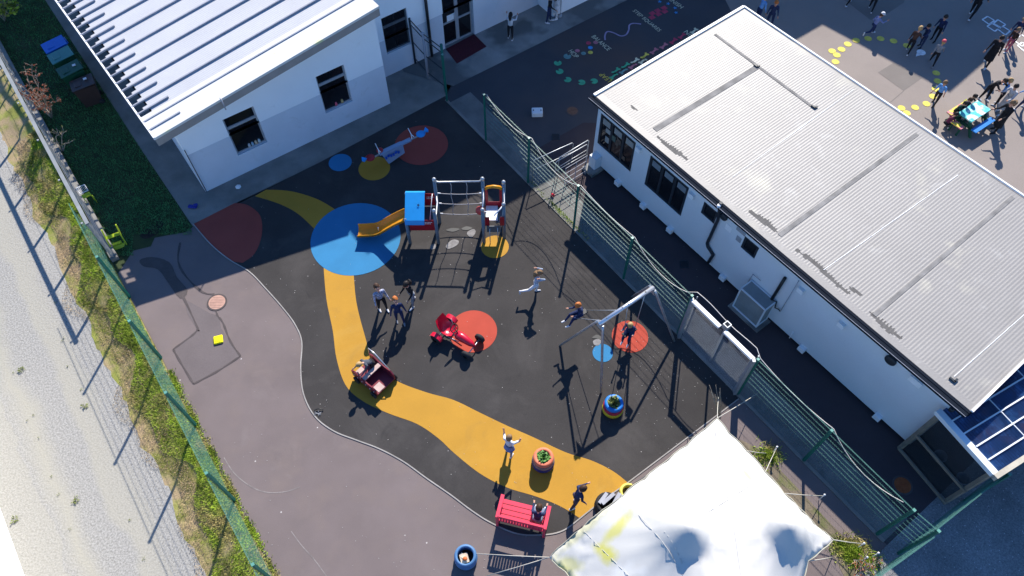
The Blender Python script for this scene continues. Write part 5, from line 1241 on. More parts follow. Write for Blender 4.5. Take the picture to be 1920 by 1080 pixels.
    ex.tube([hq(0, .86, .10), hq(0, 1.06, -.18), hq(0, .90, -.26)], [.006 * S, .011 * S, .008 * S], 6, 0)
    for sd in (-1, 1):
        ex.ball(hq(sd * .82, .0, -.08), (.008 * S, .014 * S, .018 * S), 0, 6, 5); ex.ball(hq(sd * .30, .84, .05), .009 * S, 4, 6, 5)
    ex.tube([hq(-.22, .88, -.52), hq(0, .94, -.54), hq(.22, .88, -.52)], .005 * S, 5, 5)
    bm = bmesh.new(); bm.from_mesh(me); 
    vs = [bm.verts.new(v) for v in ex.v]
    for f, mi in zip(ex.f, ex.mi):
        try: ff = bm.faces.new([vs[i] for i in f]); ff.material_index = mi; ff.smooth = True
        except ValueError: pass
    bm.to_mesh(me); bm.free()
    root = thing('person', label, cat or ('child' if child else 'adult'), (pos.x, pos.y, z if z is not None else pos.z), R_(face - 90), group)
    bo = bpy.data.objects.new('body', me); COL.objects.link(bo); bo.parent = root
    # hair
    hb = MB(); n = 14; vs = []; fs = []; hm = HAIR[hair]
    rings = 7
    for i in range(rings + 1):
        t = (math.pi * .60) * i / rings
        for k in range(n):
            a = 2 * math.pi * k / n; back = -math.sin(a)
            tt = t * (1.0 + .28 * back) if i > 2 else t
            rr = 1.09 + .03 * math.sin(k * 5 + i)
            vs.append(hq(.80 * rr * math.sin(tt) * math.cos(a), .94 * rr * math.sin(tt) * math.sin(a) - .03, 1.08 * rr * math.cos(tt)))
    for i in range(rings):
        for k in range(n): k2 = (k + 1) % n; fs.append((i * n + k, (i + 1) * n + k, (i + 1) * n + k2, i * n + k2))
    hb.add(vs, fs, 0, True)
    if long_hair: hb.tube([hq(0, -.8, .3), hq(0, -1.05, -.5), hq(.1, -1.1, -1.4), hq(.05, -1.0, -2.3)], [hr * .7 * S, hr * .75 * S, hr * .6 * S, hr * .2 * S], 10)
    hb.build('hair', hm, root, local=True)
    if cap:
        cb = MB(); vs = []; fs = []
        for i in range(6):
            t = (math.pi * .5) * i / 5
            for k in range(n): a = 2 * math.pi * k / n; vs.append(hq(.92 * math.sin(t) * math.cos(a), 1.06 * math.sin(t) * math.sin(a), 1.0 * math.cos(t) + .22))
        for i in range(5):
            for k in range(n): k2 = (k + 1) % n; fs.append((i * n + k, (i + 1) * n + k, (i + 1) * n + k2, i * n + k2))
        cb.add(vs, fs, 0, True); cb.slab([hq(-.5, .8, .25), hq(-.35, 1.7, .12), hq(.35, 1.7, .12), hq(.5, .8, .25)], Qy @ Vector((0, 0, .01)))
        cb.build('cap', cap, root, local=True)
    if skirt or coat:
        m_, L, fl = (skirt, .17, 1.35) if skirt else (coat, .30, 1.25)
        kb = MB(); n = 16; vs = []; fs = []
        tops = b0 + tdir * (.04 if skirt else .10) * S; legm = (legs[0][1] + legs[1][1]) / 2 + off; dn = (legm - b0).normalized()
        st_ = b0 + dn * L * S if not hips else legm
        for i in range(5):
            f = i / 4; c_ = tops + (st_ - tops) * f; rr = (1 + (fl - 1) * f)
            for k in range(n): a = 2 * math.pi * k / n; w_ = 1 + (.06 * math.sin(a * 4) * f); vs.append(c_ + Vector((.092 * S * rr * w_ * math.cos(a), .072 * S * rr * w_ * math.sin(a), 0)))
        for i in range(4):
            for k in range(n): k2 = (k + 1) % n; fs.append((i * n + k, (i + 1) * n + k, (i + 1) * n + k2, i * n + k2))
        kb.add(vs, fs, 0, True); kb.build('skirt' if skirt else 'coat_tail', m_, root, local=True)
    if coat is not None and bag is None: pass
    return root
STAND = dict(); WALK = dict(lt=(22, 8), rt=(-18, 14), la=(-22, 8, 20), ra=(24, 8, 20), lean=5)
RUN = dict(lt=(42, 40), rt=(-28, 62), la=(-40, 12, 70), ra=(38, 12, 70), lean=16)
SIT = dict(lt=(84, 82), rt=(84, 82), la=(20, 10, 40), ra=(20, 10, 40), lean=6, spread=6)
PG = 'children standing on the black rubber surface'
person('boy in a blue and white patterned top, left of the trio near the blue circle', G(719, 581), -60, 1.30, dict(la=(8, 12, 30), ra=(10, 12, 30), lean=2, nod=30, up=1), patt, black_c, hair='brown')
person('boy in a navy tracksuit standing in front of the trio near the blue circle', G(751, 603), -75, 1.22, dict(la=(4, 16, 14), ra=(6, 16, 30), lean=0, nod=34, up=1, lt=(10, 4), rt=(-4, 6)), navy2, navy2, shoe=greyc, hair='ginger')
person('dark haired child in black and grey standing in the climbing frame shadow', G(775, 570), -130, 1.30, dict(la=(14, 8, 40), ra=(14, 8, 30), lean=8, lt=(14, 6), rt=(-10, 8)), black_c, greyc, hair='dark', long_hair=True)
person('girl in a pale blue top and white leggings running across the rubber', G(1004, 551), 8, 1.22, dict(lt=(14, 20), rt=(-48, 40), la=(120, 14, 120), ra=(110, 14, 125), lean=8), palec, whitec, hair='light', long_hair=True)
person('child in a white shirt and blue skirt on the yellow path', G(955, 850), 60, 1.20, dict(la=(60, 30, 110), ra=(70, 30, 110), lean=-2), whitec, denim, skirt=cloth('blue_skirt', (.10, .18, .42)), sleeves=False, hair='light')
person('child in a navy jumper stepping on the yellow path near the tent', G(1077, 946), 20, 1.25, dict(la=(30, 12, 40), ra=(-10, 12, 30), lean=14, lt=(14, 16), rt=(-10, 10)), navy, cloth('plum_trousers', (.06, .045, .07)), hair='brown', sleeves=True)
# on the bench
bs = Bp(BL * .79, .24, 0)
person('child in a navy jumper and grey jeans sitting on the red bench', bs, math.degrees(math.atan2(bfw.y, bfw.x)), 1.22, dict(lt=(80, 74), rt=(80, 74), la=(30, 8, 40), ra=(30, 8, 40), lean=10, nod=22, spread=8), navy, denim, hair='brown', hips=.44 + .05, z=0)
# ride-on car child, bending over its side
person('blond child in dark clothes bending over the wooden ride on car', G(703, 694), 222, 1.10, dict(lean=48, lt=(18, 24), rt=(10, 14), la=(10, 8, 30), ra=(10, 8, 30), nod=10), cloth('charcoal', (.06, .07, .09)), black_c, hair='blond')
# swings
def on_swing(c, face, lab, hair, pose, H=1.18, **k):
    return person(lab, Vector((c.x, c.y, 0)), face, H, pose, navy, navy2, hair=hair, hips=c.z + .075, z=0, **k)
on_swing(swc1, 205, 'ginger haired child in navy swinging high on the left swing', 'ginger', dict(lt=(84, 62), rt=(80, 50), la=(40, 4, 70), ra=(40, 4, 70), lean=8, spread=5, nod=20))
on_swing(swc2, -118, 'fair haired child in navy on the right swing above the orange circle', 'blond', dict(lt=(50, 60), rt=(60, 72), la=(40, 10, 90), ra=(40, 10, 90), lean=8, nod=22))
# by the school entrance
person('child in a white top and dark leggings standing outside the school wall', G(957, 74), 75, 1.15, dict(la=(60, 20, 90), ra=(60, 20, 90)), whitec, black_c, hair='dark', long_hair=True, z=.016)
person('child in dark clothes beside the pale porch column', G(1029, 42), -10, 1.30, dict(la=(50, 10, 60), ra=(20, 14, 40)), black_c, navy, hair='dark', z=.016)
person('adult in a long white coat beside the child at the porch', G(1043, 34), 200, 1.62, dict(la=(40, 12, 60), ra=(10, 12, 30)), whitec, whitec, coat=whitec, hair='light', z=.016, child=False)
# behind the cabin roof
person('child in a light blue shirt half hidden behind the cabin roof edge', G(1417, 43), 20, 1.25, dict(lean=14), bluec, navy, hair='brown')
person('ginger haired child in navy just behind the far edge of the cabin roof', G(1440, 50), -100, 1.22, {}, navy, navy, hair='ginger')
# side yard
SY = 'children in the side yard'
person('child walking out of the top edge, left of the pale patch of tarmac', G(1589, 9), 30, 1.08, WALK, navy, black_c, hair='brown')
person('child in dark trousers at the top edge on the pale tarmac patch', G(1631, 20), 60, 1.08, WALK, greyc, black_c, hair='dark')
person('child in a white cap and blue patterned shirt running in the shaded yard', G(1630, 66), 15, 1.08, RUN, cloth('blue_stripe', (.18, .22, .42)), navy, cap=whitec, hair='brown')
person('blond child in a brown jacket walking at the front of the shaded group', G(1700, 99), 50, 1.13, dict(WALK, lean=16), brownc, black_c, hair='blond')
person('dark haired child in navy close behind the brown jacket child', G(1724, 88), 200, 1.08, dict(lean=12, la=(40, 14, 40), ra=(40, 14, 40)), navy, navy, hair='dark', shoe=black_c)
person('tall child in black standing at the back of the shaded group', G(1749, 76), 220, 1.18, {}, navy2, black_c, hair='dark', shoe=black_c)
person('child with a red and white cap near the white painted spot', G(1745, 121), 60, 1.08, dict(WALK), greyc, black_c, cap=flat('red_cap', (.55, .08, .10)), hair='blond', shoe=greyc)
person('adult in dark trousers cut off by the top edge of the yard', G(1817, 33), 40, 1.45, WALK, black_c, black_c, child=False, hair='dark')
person('child in navy with fair hair standing by the hopscotch', G(1893, 78), 230, 1.12, {}, navy, navy, hair='blond')
person('child with brown hair standing between the hopscotch and the adult in black', G(1884, 96), 200, 1.08, {}, brownc, pinkc, hair='light')
person('adult in a long black coat striding beside the hopscotch', G(1846, 122), 225, 1.44, dict(WALK, lean=10), black_c, black_c, coat=black_c, hair='dark', child=False)
person('boy in a light blue polo shirt walking past the yellow spots', G(1748, 196), 215, 1.13, dict(WALK, lt=(8, 4), rt=(-14, 10)), bluec, black_c, hair='light', sleeves=False, shoe=black_c)
# picnic table group
pt0 = G(1826, 222)
person('dark haired adult in black leaning over the picnic table from its far side', G(1842, 187), -70, 1.34, dict(lean=30, la=(50, 10, 20), ra=(50, 10, 20)), black_c, black_c, hair='dark', child=False)
person('fair boy in a light blue shirt between two adults at the picnic table', G(1866, 196), 160, 1.18, dict(la=(30, 14, 50), ra=(30, 14, 50)), bluec, black_c, hair='blond', sleeves=False)
person('adult in a pale grey coat standing at the picnic table end', G(1872, 212), 200, 1.39, dict(lean=8, la=(30, 12, 60), ra=(40, 12, 60)), cloth('pale_grey', (.42, .42, .44)), cloth('stone', (.36, .34, .34)), coat=cloth('pale_grey', (.42, .42, .44)), hair='dark', child=False)
person('long haired adult in a black coat standing nearest the camera by the picnic table', G(1862, 246), 190, 1.46, dict(lean=4, la=(20, 14, 50), ra=(30, 14, 50)), black_c, black_c, coat=black_c, hair='light', long_hair=True, child=False, shoe=black_c)
person('child in blue walking in from the right edge of the yard', G(1909, 203), 180, 1.12, WALK, bluec, navy, hair='brown')
# ---------------------------------------------------------------- picnic table
m_tg = mat('dark_green_frame', (.01, .07, .045), .5, .1, 5); m_tt = mat('turquoise_top', (.07, .42, .42), .35, .15, 5, spec=.5, tint=((.60, .66, .64), 3.0, .5, .56))
m_tb = mat('cobalt_blue', (.01, .16, .48), .4, .06, 5); m_ty = mat('rainbow_yellow', (.62, .50, .06), .5, .1, 5, tint=((.55, .18, .2), 5, .48, .55))
pt = thing('picnic_table', 'colourful turquoise and blue picnic table with a dark green frame in the sunlit yard', 'table', pt0, 0)
ta = G(1806, 219, .68); tb_ = G(1850, 191, .68); td_ = tb_ - ta; td_.z = 0; TL = td_.length; td_.normalize(); tn = Vector((td_.y, -td_.x, 0)); tn = tn if tn.y < 0 else -tn
tc_ = G(1829, 206, .68)
def T(a, b, z): a *= .72; b *= .76; z *= .86; p = tc_ + td_ * a + tn * b; return Vector((p.x, p.y, z))
hl = .72
mb = MB(); mb.slab([T(-hl, -.36, .68), T(hl, -.36, .68), T(hl, .36, .68), T(-hl, .36, .68)], Vector((0, 0, .045))); mb.build('table_top', m_tt, pt)
for b, m_ in ((.66, m_tb), (-.66, m_ty)):
    mb = MB(); mb.slab([T(-hl, b - .13, .41), T(hl, b - .13, .41), T(hl, b + .13, .41), T(-hl, b + .13, .41)], Vector((0, 0, .04))); mb.build('seat', m_, pt)
for a, m_ in ((-hl - .28, m_ty), (hl + .25, m_ty)):
    mb = MB(); mb.slab([T(a - .13, -.28, .43), T(a + .13, -.28, .43), T(a + .13, .28, .43), T(a - .13, .28, .43)], Vector((0, 0, .04))); mb.build('seat', m_, pt)
for a in (-hl + .15, hl - .15):
    for s in (-1, 1):
        mb = MB(); mb.bar(T(a, .66 * s, .01), T(a, .22 * s, .66), .06, .09); mb.build('leg', m_tg, pt)
    mb = MB(); mb.bar(T(a, -.75, .375), T(a, .75, .375), .06, .08); mb.build('seat_bearer', m_tg, pt)
mb = MB(); mb.bar(T(-hl - .35, 0, .36), T(hl + .3, 0, .36), .07, .08); mb.build('stretcher', m_tg, pt)
for a in (-hl - .28, hl + .25):
    for b in (-.2, .2): mb = MB(); mb.bar(T(a, b, .01), T(a, b, .42), .05); mb.build('end_leg', m_tg, pt)
tf = math.degrees(math.atan2(tn.y, tn.x))
for (a, b, fc, lab, tp, hr_) in ((-.35, -.60, tf, 'child in a dark green jumper sitting on the far seat of the picnic table', cloth('dark_green', (.01, .05, .035)), 'dark'), (.05, -.62, tf, 'child in a navy top with lime straps sitting at the picnic table', navy, 'brown'), (.42, -.64, tf, 'curly haired child in black at the back corner of the picnic table', black_c, 'dark')):
    p = T(a, b, 0); r = person(lab, p, fc, 1.03, dict(SIT, lean=16, la=(40, 10, 40), ra=(40, 10, 40)), tp, black_c, hair=hr_, hips=.385 + .05, z=.01)
    if 'lime' in lab:
        mb = MB(); mb.tube([(.045, -.02, .73), (.045, .08, .66), (.035, .09, .53)], .018, 6); mb.tube([(-.045, -.02, .73), (-.045, .08, .66), (-.035, .09, .53)], .018, 6); mb.build('straps', limec, r, local=True)
person('child in maroon crouching by the left end seat of the picnic table', T(-hl - .42, -.42, 0), 20, .98, dict(SIT, lt=(100, 120), rt=(95, 115), lean=30), cloth('maroon', (.12, .02, .05)), black_c, hair='dark', z=.01)
# ---------------------------------------------------------------- white stretch tent
def tent():
    out = [(1345, 784, 2.0), (1367, 812, 2.0), (1400, 845, 2.02), (1435, 885, 2.02), (1470, 925, 2.0), (1502, 957, 1.98), (1532, 988, 1.95), (1562, 1012, 1.9),
           (1540, 1032, 1.95), (1515, 1052, 2.0), (1508, 1080, 2.0), (1490, 1130, 2.0), (1460, 1230, 2.0), (1330, 1330, 2.0), (1200, 1250, 1.8), (1120, 1160, 1.6),
           (1090, 1105, 1.4), (1060, 1072, 1.25), (1030, 1045, 1.1), (1062, 1016, 1.35), (1092, 990, 1.6), (1118, 966, 1.75), (1150, 944, 1.85), (1168, 930, 1.9), (1190, 908, 1.92), (1208, 898, 1.92), (1232, 876, 1.95), (1250, 866, 1.95), (1270, 846, 1.97), (1288, 835, 1.97), (1306, 816, 1.98), (1322, 806, 1.98)]
    W_ = [G(x, y, z) for (x, y, z) in out]; poly = np.array([(p.x, p.y) for p in W_]); hz = np.array([p.z for p in W_])
    # densify the edge with shallow scallops
    E = []; EZ_ = []
    n = len(W_)
    for i in range(n):
        a, b = W_[i], W_[(i + 1) % n]; L = (b - a).length; k = max(2, int(L / .09)); d = (b - a).normalized(); nn = Vector((-d.y, d.x, 0))
        for j in range(k):
            t = j / k; p = a + (b - a) * t + nn * (-.0) ; sc = math.sin(math.pi * t) * .05 * L
            p = p + nn * sc * (1 if TENT_SIGN > 0 else -1); E.append((p.x, p.y)); EZ_.append(p.z - .0)
    E = np.array(E); EZn = np.array(EZ_)
    h = .11; x0, y0 = E.min(0); x1, y1 = E.max(0); nx, ny = int((x1 - x0) / h) + 1, int((y1 - y0) / h) + 1
    pts = []
    def inside(p):
        c = False; j = len(E) - 1
        for i in range(len(E)):
            if (E[i, 1] > p[1]) != (E[j, 1] > p[1]) and p[0] < (E[j, 0] - E[i, 0]) * (p[1] - E[i, 1]) / (E[j, 1] - E[i, 1]) + E[i, 0]: c = not c
            j = i
        return c
    for i in range(nx):
        for j in range(ny):
            p = (x0 + i * h + (h / 2 if j % 2 else 0), y0 + j * h * .95)
            if inside(p) and np.min(np.hypot(E[:, 0] - p[0], E[:, 1] - p[1])) > .07: pts.append(p)
    pts = np.array(pts); from mathutils.geometry import delaunay_2d_cdt
    V = [Vector(p) for p in np.vstack([E, pts])]; ne = len(E)
    vo, eo, fo, *_ = delaunay_2d_cdt(V, [(i, (i + 1) % ne) for i in range(ne)], [], 1, 1e-5)
    XY = np.array([(v.x, v.y) for v in vo]); N = len(XY)
    z = np.full(N, 2.3); fixed = np.zeros(N, bool)
    for i in range(N):
        d = np.hypot(E[:, 0] - XY[i, 0], E[:, 1] - XY[i, 1]); k = d.argmin()
        if d[k] < 1e-3: z[i] = EZn[k]; fixed[i] = True
    for (px, py, pz, r) in TENT_PEAKS:
        g = G(px, py, pz); d = np.hypot(XY[:, 0] - g.x, XY[:, 1] - g.y); s = d < r; z[s] = pz - d[s] * SL - .02 * np.cos(0); fixed |= s
    A = [[] for _ in range(N)]
    es = set()
    for f in fo:
        for i in range(3): a, b = f[i], f[(i + 1) % 3]; es.add((min(a, b), max(a, b)))
    es = np.array(list(es)); deg = np.bincount(es.ravel(), minlength=N)
    for it in range(900):
        s = np.bincount(es[:, 0], z[es[:, 1]], N) + np.bincount(es[:, 1], z[es[:, 0]], N); zn = s / np.maximum(deg, 1); z[~fixed] = zn[~fixed]
    # radial creases running into the left corner and the right corner
    for (px, py, pz, R0) in ((1030, 1045, 1.1, 1.5), (1562, 1012, 1.9, .8)):
        g = G(px, py, pz); dx, dy = XY[:, 0] - g.x, XY[:, 1] - g.y; d = np.hypot(dx, dy); a = np.arctan2(dy, dx); s = d < R0
        z[s] += np.sin(a[s] * 34) * .022 * np.sin(np.pi * np.clip(d[s] / R0, 0, 1)) ** 1
    # slack folds across the cloth
    for (px, py, pz, r) in TENT_PEAKS[:2]:
        g = G(px, py, pz); dx, dy = XY[:, 0] - g.x, XY[:, 1] - g.y; d = np.hypot(dx, dy); a = np.arctan2(dy, dx); s = ~np.isclose(d, 0) & (d < 2.6)
        z[s] += np.sin(a[s] * 15 + d[s]) * .016 * np.clip(1 - d[s] / 2.6, 0, 1) * np.clip(d[s] * 2, 0, 1)
    z += .012 * np.sin(XY[:, 0] * 3.1 + XY[:, 1] * 1.7) * np.sin(XY[:, 1] * 2.6 - XY[:, 0])
    mb = MB(); mb.add([(XY[i, 0], XY[i, 1], z[i]) for i in range(N)], [tuple(f) for f in fo], 0, True)
    def zat(x, y): k = np.argsort(np.hypot(XY[:, 0] - x, XY[:, 1] - y))[:3]; return float(z[k].mean())
    tent.zat = zat; tent.edge = [(E[i, 0], E[i, 1]) for i in range(len(E))]
    return mb, W_
TENT_SIGN = 1
SL = 1.05
TENT_PEAKS = [(1297, 985, 3.12, .62), (1484, 980, 3.0, .48), (1187, 958, 2.05, .05), (1400, 1130, 2.9, .3)]
m_tent = mat('tent_canvas', (.53, .515, .48), .6, .02, 1.5, spec=.25, tint=((.76, .76, .74), .9, .6, .9))
def tent_mat():
    m = m_tent.copy(); m.name = 'stained_canvas'; n = m.node_tree; L = n.links.new; b = n.nodes['Principled BSDF']; src = b.inputs['Base Color'].links[0].from_socket
    tc = n.nodes.new('ShaderNodeTexCoord'); nz = n.nodes.new('ShaderNodeTexNoise'); nz.inputs['Scale'].default_value = 3.0; nz.inputs['Detail'].default_value = 5; L(tc.outputs['Object'], nz.inputs['Vector'])
    cur = src
    for (pa, pb, zz, wd_, amt) in TENT_STAINS:
        A_, B_ = G(*pa, zz), G(*pb, zz); A_ = A_ - TO; B_ = B_ - TO; d = B_ - A_; d.z = 0; L_ = d.length; d.normalize(); nn = Vector((-d.y, d.x, 0)); mid = (A_ + B_) / 2
        mp = n.nodes.new('ShaderNodeMapping'); mp.vector_type = 'TEXTURE'; mp.inputs['Location'].default_value = (mid.x, mid.y, 0); mp.inputs['Rotation'].default_value = (0, 0, math.atan2(d.y, d.x)); mp.inputs['Scale'].default_value = (L_ / 2, wd_, 1e4)
        L(tc.outputs['Object'], mp.inputs[0]); ln = n.nodes.new('ShaderNodeVectorMath'); ln.operation = 'LENGTH'; L(mp.outputs[0], ln.inputs[0])
        ad = n.nodes.new('ShaderNodeMath'); ad.operation = 'MULTIPLY_ADD'; ad.inputs[1].default_value = 1.4; L(nz.outputs[0], ad.inputs[0]); L(ln.outputs['Value'], ad.inputs[2])
        mr = n.nodes.new('ShaderNodeMapRange'); mr.inputs[1].default_value = 1.05; mr.inputs[2].default_value = 1.75; mr.inputs[3].default_value = amt; mr.inputs[4].default_value = 0; L(ad.outputs[0], mr.inputs[0])
        x = n.nodes.new('ShaderNodeMix'); x.data_type = 'RGBA'; L(mr.outputs[0], x.inputs[0]); L(cur, x.inputs[6]); x.inputs[7].default_value = (.50, .47, .07, 1); cur = x.outputs[2]
    L(cur, b.inputs['Base Color'])
    return m
TO = Vector((G(1300, 960).x, G(1300, 960).y, 0))
TENT_STAINS = [((1186, 958), (1120, 1030), 1.8, .16, .75), ((1110, 1020), (1160, 1065), 1.6, .22, .85), ((1035, 1046), (1100, 1070), 1.3, .2, .5), ((1388, 868), (1418, 910), 2.2, .09, .5), ((1032, 1046), (1150, 950), 1.5, .12, .35), ((1420, 880), (1470, 930), 2.0, .10, .3), ((1035, 1050), (1110, 1110), 1.3, .12, .4)]
tmb, TW = tent()
te = thing('stretch_tent', 'large white stretch tent with yellow mould stains and two pole peaks, bottom right', 'tent', TO)
cv_ = tmb.build('canopy', tent_mat(), te)
md = cv_.modifiers.new('thick', 'SOLIDIFY'); md.thickness = .012
ed = tent.edge; mb = MB(); mb.tube([(x, y, tent.zat(x, y)) for (x, y) in ed[::2]], .014, 5, closed=True); mb.build('edge_rope', flat('edge_webbing', (.38, .36, .28)), te)
for (a, b, zz) in (((1096, 992), (1178, 1085), 1.75), ((1240, 1005), (1275, 1062), 2.2), ((1176, 935), (1300, 1120), 2.1), ((1345, 790), (1390, 1120), 2.3), ((1436, 890), (1300, 980), 2.3)):
    A_, B_ = G(*a, zz), G(*b, zz); mb = MB(); P_ = []
    for k in range(25): p = A_ + (B_ - A_) * k / 24; P_.append((p.x, p.y, tent.zat(p.x, p.y) + .004))
    mb.tube(P_, .0065, 4); mb.build('seam', flat('seam_tape', (.50, .49, .46)), te)
for (px, py, pz, r) in TENT_PEAKS:
    g = G(px, py, pz); mb = MB(); mb.tube([(g.x, g.y, .01), (g.x, g.y, pz - .12)], .03, 10)
    mb.build('pole', m_galv, te)
m_ropel = flat('pale_rope', (.5, .47, .40))
anch = [((1345, 784, 2.0), (1425, 735, .02)), ((1345, 784, 2.0), (1347, 745, .8)), ((1030, 1045, 1.1), (893, 1038, .35)), ((1168, 930, 1.9), (1142, 955, .4)), ((1562, 1012, 1.9), (1622, 1020, .02)), ((1306, 816, 1.98), (1290, 822, .02)), ((1250, 866, 1.95), (1180, 912, .2)), ((1030, 1045, 1.1), (912, 1080, .02)), ((1400, 845, 2.02), (1437, 850, .02)), ((1435, 885, 2.02), (1457, 838, .02)), ((1515, 1052, 2.0), (1560, 1045, .02)), ((1470, 925, 2.0), (1545, 930, .05))]
for (a, b) in anch:
    A_, B_ = G(*a), G(*b); mb = MB(); mb.tube([A_, (A_ + B_) / 2 - Vector((0, 0, .03)), B_], .010, 5); mb.build('guy_rope', m_ropel, te)
for (px, py, pz) in ((1400, 845, 2.02), (1502, 957, 1.98), (1288, 835, 1.97), (1118, 966, 1.75)):
    g = G(px, py, pz); d = (TO - g); d.z = 0; d = d.normalized() * .22; mb = MB(); mb.tube([(g.x, g.y, .01), (g.x, g.y, pz - .02)], .025, 8); mb.build('side_pole', m_rib, te)
# garden lights on stakes along the fence strip (small pale heads)
for i, (px, py) in enumerate(((1457, 838), (1546, 928), (1620, 1019), (1647, 1037), (1626, 1045), (1453, 835))[:5]):
    g = G(px, py, .45); mb = MB(); mb.tube([(g.x, g.y, .01), (g.x, g.y, .43)], .010, 6); mb.lathe([(.001, .03), (.025, .02), (.028, 0), (.012, -.03)], (g.x, g.y, .45), 10)
    tag(mb.build('stake_light', m_white), 'small white topped garden stake between tent and fence, %s one going down the strip' % ['first', 'second', 'third', 'fourth', 'fifth'][i], 'garden stake', 'garden stakes by the tent')
# dry canes by the tent corner
mb = MB()
for k, (px, py, tx, ty) in enumerate(((1345, 783, 1330, 722), (1347, 783, 1342, 722), (1344, 780, 1349, 735), (1349, 782, 1350, 728), (1346, 781, 1334, 735), (1343, 782, 1341, 740))):
    b = G(1348, 780 + k % 3, .02); b.x += random.uniform(-.06, .06); t = G(tx, ty, 1.25); mb.tube([b, (b + t) / 2 + Vector((.01, 0, .02)), t], [.012, .010, .006], 5)
tag(mb.build('bamboo_canes', flat('dry_cane', (.34, .29, .21))), 'bundle of dry canes standing at the top corner of the white tent', 'canes')
# ---------------------------------------------------------------- bins
def wheelie(px, py, z, rz, lid, body, label, open_=False, H=1.05):
    g = G(px, py, z); t = thing('wheelie_bin', label, 'bin', (g.x, g.y, 0.004), rz)
    mb = MB(); a, b = .28, .37; vs = [(-a * .85, -b * .8, .04), (a * .85, -b * .8, .04), (a * .85, b * .8, .04), (-a * .85, b * .8, .04), (-a, -b, H - .08), (a, -b, H - .08), (a, b, H - .08), (-a, b, H - .08)]
    mb.add(vs, [(3, 2, 1, 0), (4, 5, 6, 7), (0, 1, 5, 4), (1, 2, 6, 5), (2, 3, 7, 6), (3, 0, 4, 7)]); mb.build('body', body, t, local=True)
    mb = MB(); mb.slab([(-a - .02, -b - .03, H - .075), (a + .02, -b - .03, H - .075), (a + .02, b + .02, H - .02), (-a - .02, b + .02, H - .02)], Vector((0, 0, .03))); mb.box((0, -b * .4, H - .02), (.3, .26, .02), bev=.01); mb.build('lid', lid, t, local=True)
    mb = MB(); mb.tube([(-.2, b + .05, H - .06), (.2, b + .05, H - .06)], .018, 8); mb.build('handle', body, t, local=True)
    for s in (-1, 1):
        mb = MB(); mb.lathe([(.001, -.025), (.09, -.025), (.1, 0), (.09, .025), (.001, .025)], (s * (a - .02), b * .75, .1), 14, rot=Matrix.Rotation(R_(90), 3, 'Y')); mb.build('wheel', m_tyre, t, local=True)
    return t
lawz = math.atan2(-rw.y, -rw.x)
def bin_mat(n, c): return mat(n, c, .45, .06, 4)
wheelie(102, 84, 1.0, lawz, bin_mat('bin_blue', (.012, .13, .55)), bin_mat('bin_blue', (.012, .13, .55)), 'bright blue wheelie bin at the head of the row on the lawn')
wheelie(114, 104, 1.0, lawz, bin_mat('bin_pale_green', (.06, .22, .20)), bin_mat('bin_green', (.01, .075, .04)), 'wheelie bin with a pale teal lid next to the blue bin')
wheelie(131, 130, 1.0, lawz, bin_mat('bin_green', (.01, .075, .04)), bin_mat('bin_green', (.01, .075, .04)), 'dark green wheelie bin between the teal lid and the brown bin')
wheelie(152, 152, .95, lawz - .15, bin_mat('bin_brown', (.06, .035, .03)), bin_mat('bin_brown', (.06, .035, .03)), 'low brown wheelie bin at the near end of the bin row', H=.9)
for i, (px, py) in enumerate(((139, 123), (156, 143))):
    g = G(px, py, 1.05); mb = MB(); mb.box((g.x, g.y, 1.075 if i == 0 else .945), (.11, .09, .02), .5); tag(mb.build('paper_label', m_white), 'small white label on the %s bin lid' % ['dark green', 'brown'][i], 'label')
# ---------------------------------------------------------------- little chairs, dropped toys, covers
m_lime = mat('lime_plastic', (.33, .42, .02), .4, .08, 5)
def P3(px, py, z): return G(px, py, z)
t = thing('child_chair', 'lime green plastic chair lying on its side on the shaded lawn edge', 'chair', G(225, 465))
mb = MB(); a, b = P3(208, 462, .02), P3(240, 450, .02); d = (b - a); d.z = 0; d.normalize(); n_ = Vector((-d.y, d.x, 0)); L = .46
def Lc(s, q, z): p = a + d * s + n_ * q; return Vector((p.x, p.y, z))
mb = MB(); mb.slab([Lc(0, .0, .35), Lc(L, .0, .35), Lc(L, .10, .38), Lc(0, .10, .38)], Vector((0, 0, .02))); mb.build('seat', m_lime, t)
for s in (0, L - .03):
    mb = MB(); mb.slab([Lc(s, -.12, .02), Lc(s, .0, .34), Lc(s, .26, .58), Lc(s, .20, .60), Lc(s, -.05, .38), Lc(s, -.18, .02)], d * .035); mb.build('leg', m_lime, t)
mb = MB(); mb.slab([Lc(.02, -.16, .12), Lc(L - .02, -.16, .12), Lc(L - .10, -.22, .03), Lc(.08, -.22, .03)], n_ * .03); mb.slab([Lc(.1, -.05, .16), Lc(L - .1, -.05, .16), Lc(L - .1, -.14, .14), Lc(.1, -.14, .14)], Vector((0, 0, .02))); mb.build('backrest', m_lime, t)
t = thing('child_chair', 'small chair with a pale wire back and lime seat by the grey rail fence', 'chair', G(160, 378))
a = G(150, 362, .25); d = (G(164, 356, .25) - a); d.z = 0; d.normalize(); n_ = Vector((d.y, -d.x, 0))
def Lc(s, q, z): p = a + d * s + n_ * q; return Vector((p.x, p.y, z))
mb = MB(); mb.tube([Lc(0, 0, .5), Lc(.26, 0, .5), Lc(.28, .22, .42), Lc(.02, .22, .42)], .014, 6, closed=True)
for k in range(1, 6): mb.tube([Lc(.045 * k, 0, .5), Lc(.045 * k + .02, .22, .42)], .005, 5)
mb.build('back', m_white, t)
mb = MB(); mb.slab([Lc(.02, .24, .34), Lc(.28, .24, .34), Lc(.30, .36, .30), Lc(.04, .36, .30)], Vector((0, 0, .03))); mb.build('seat', m_lime, t)
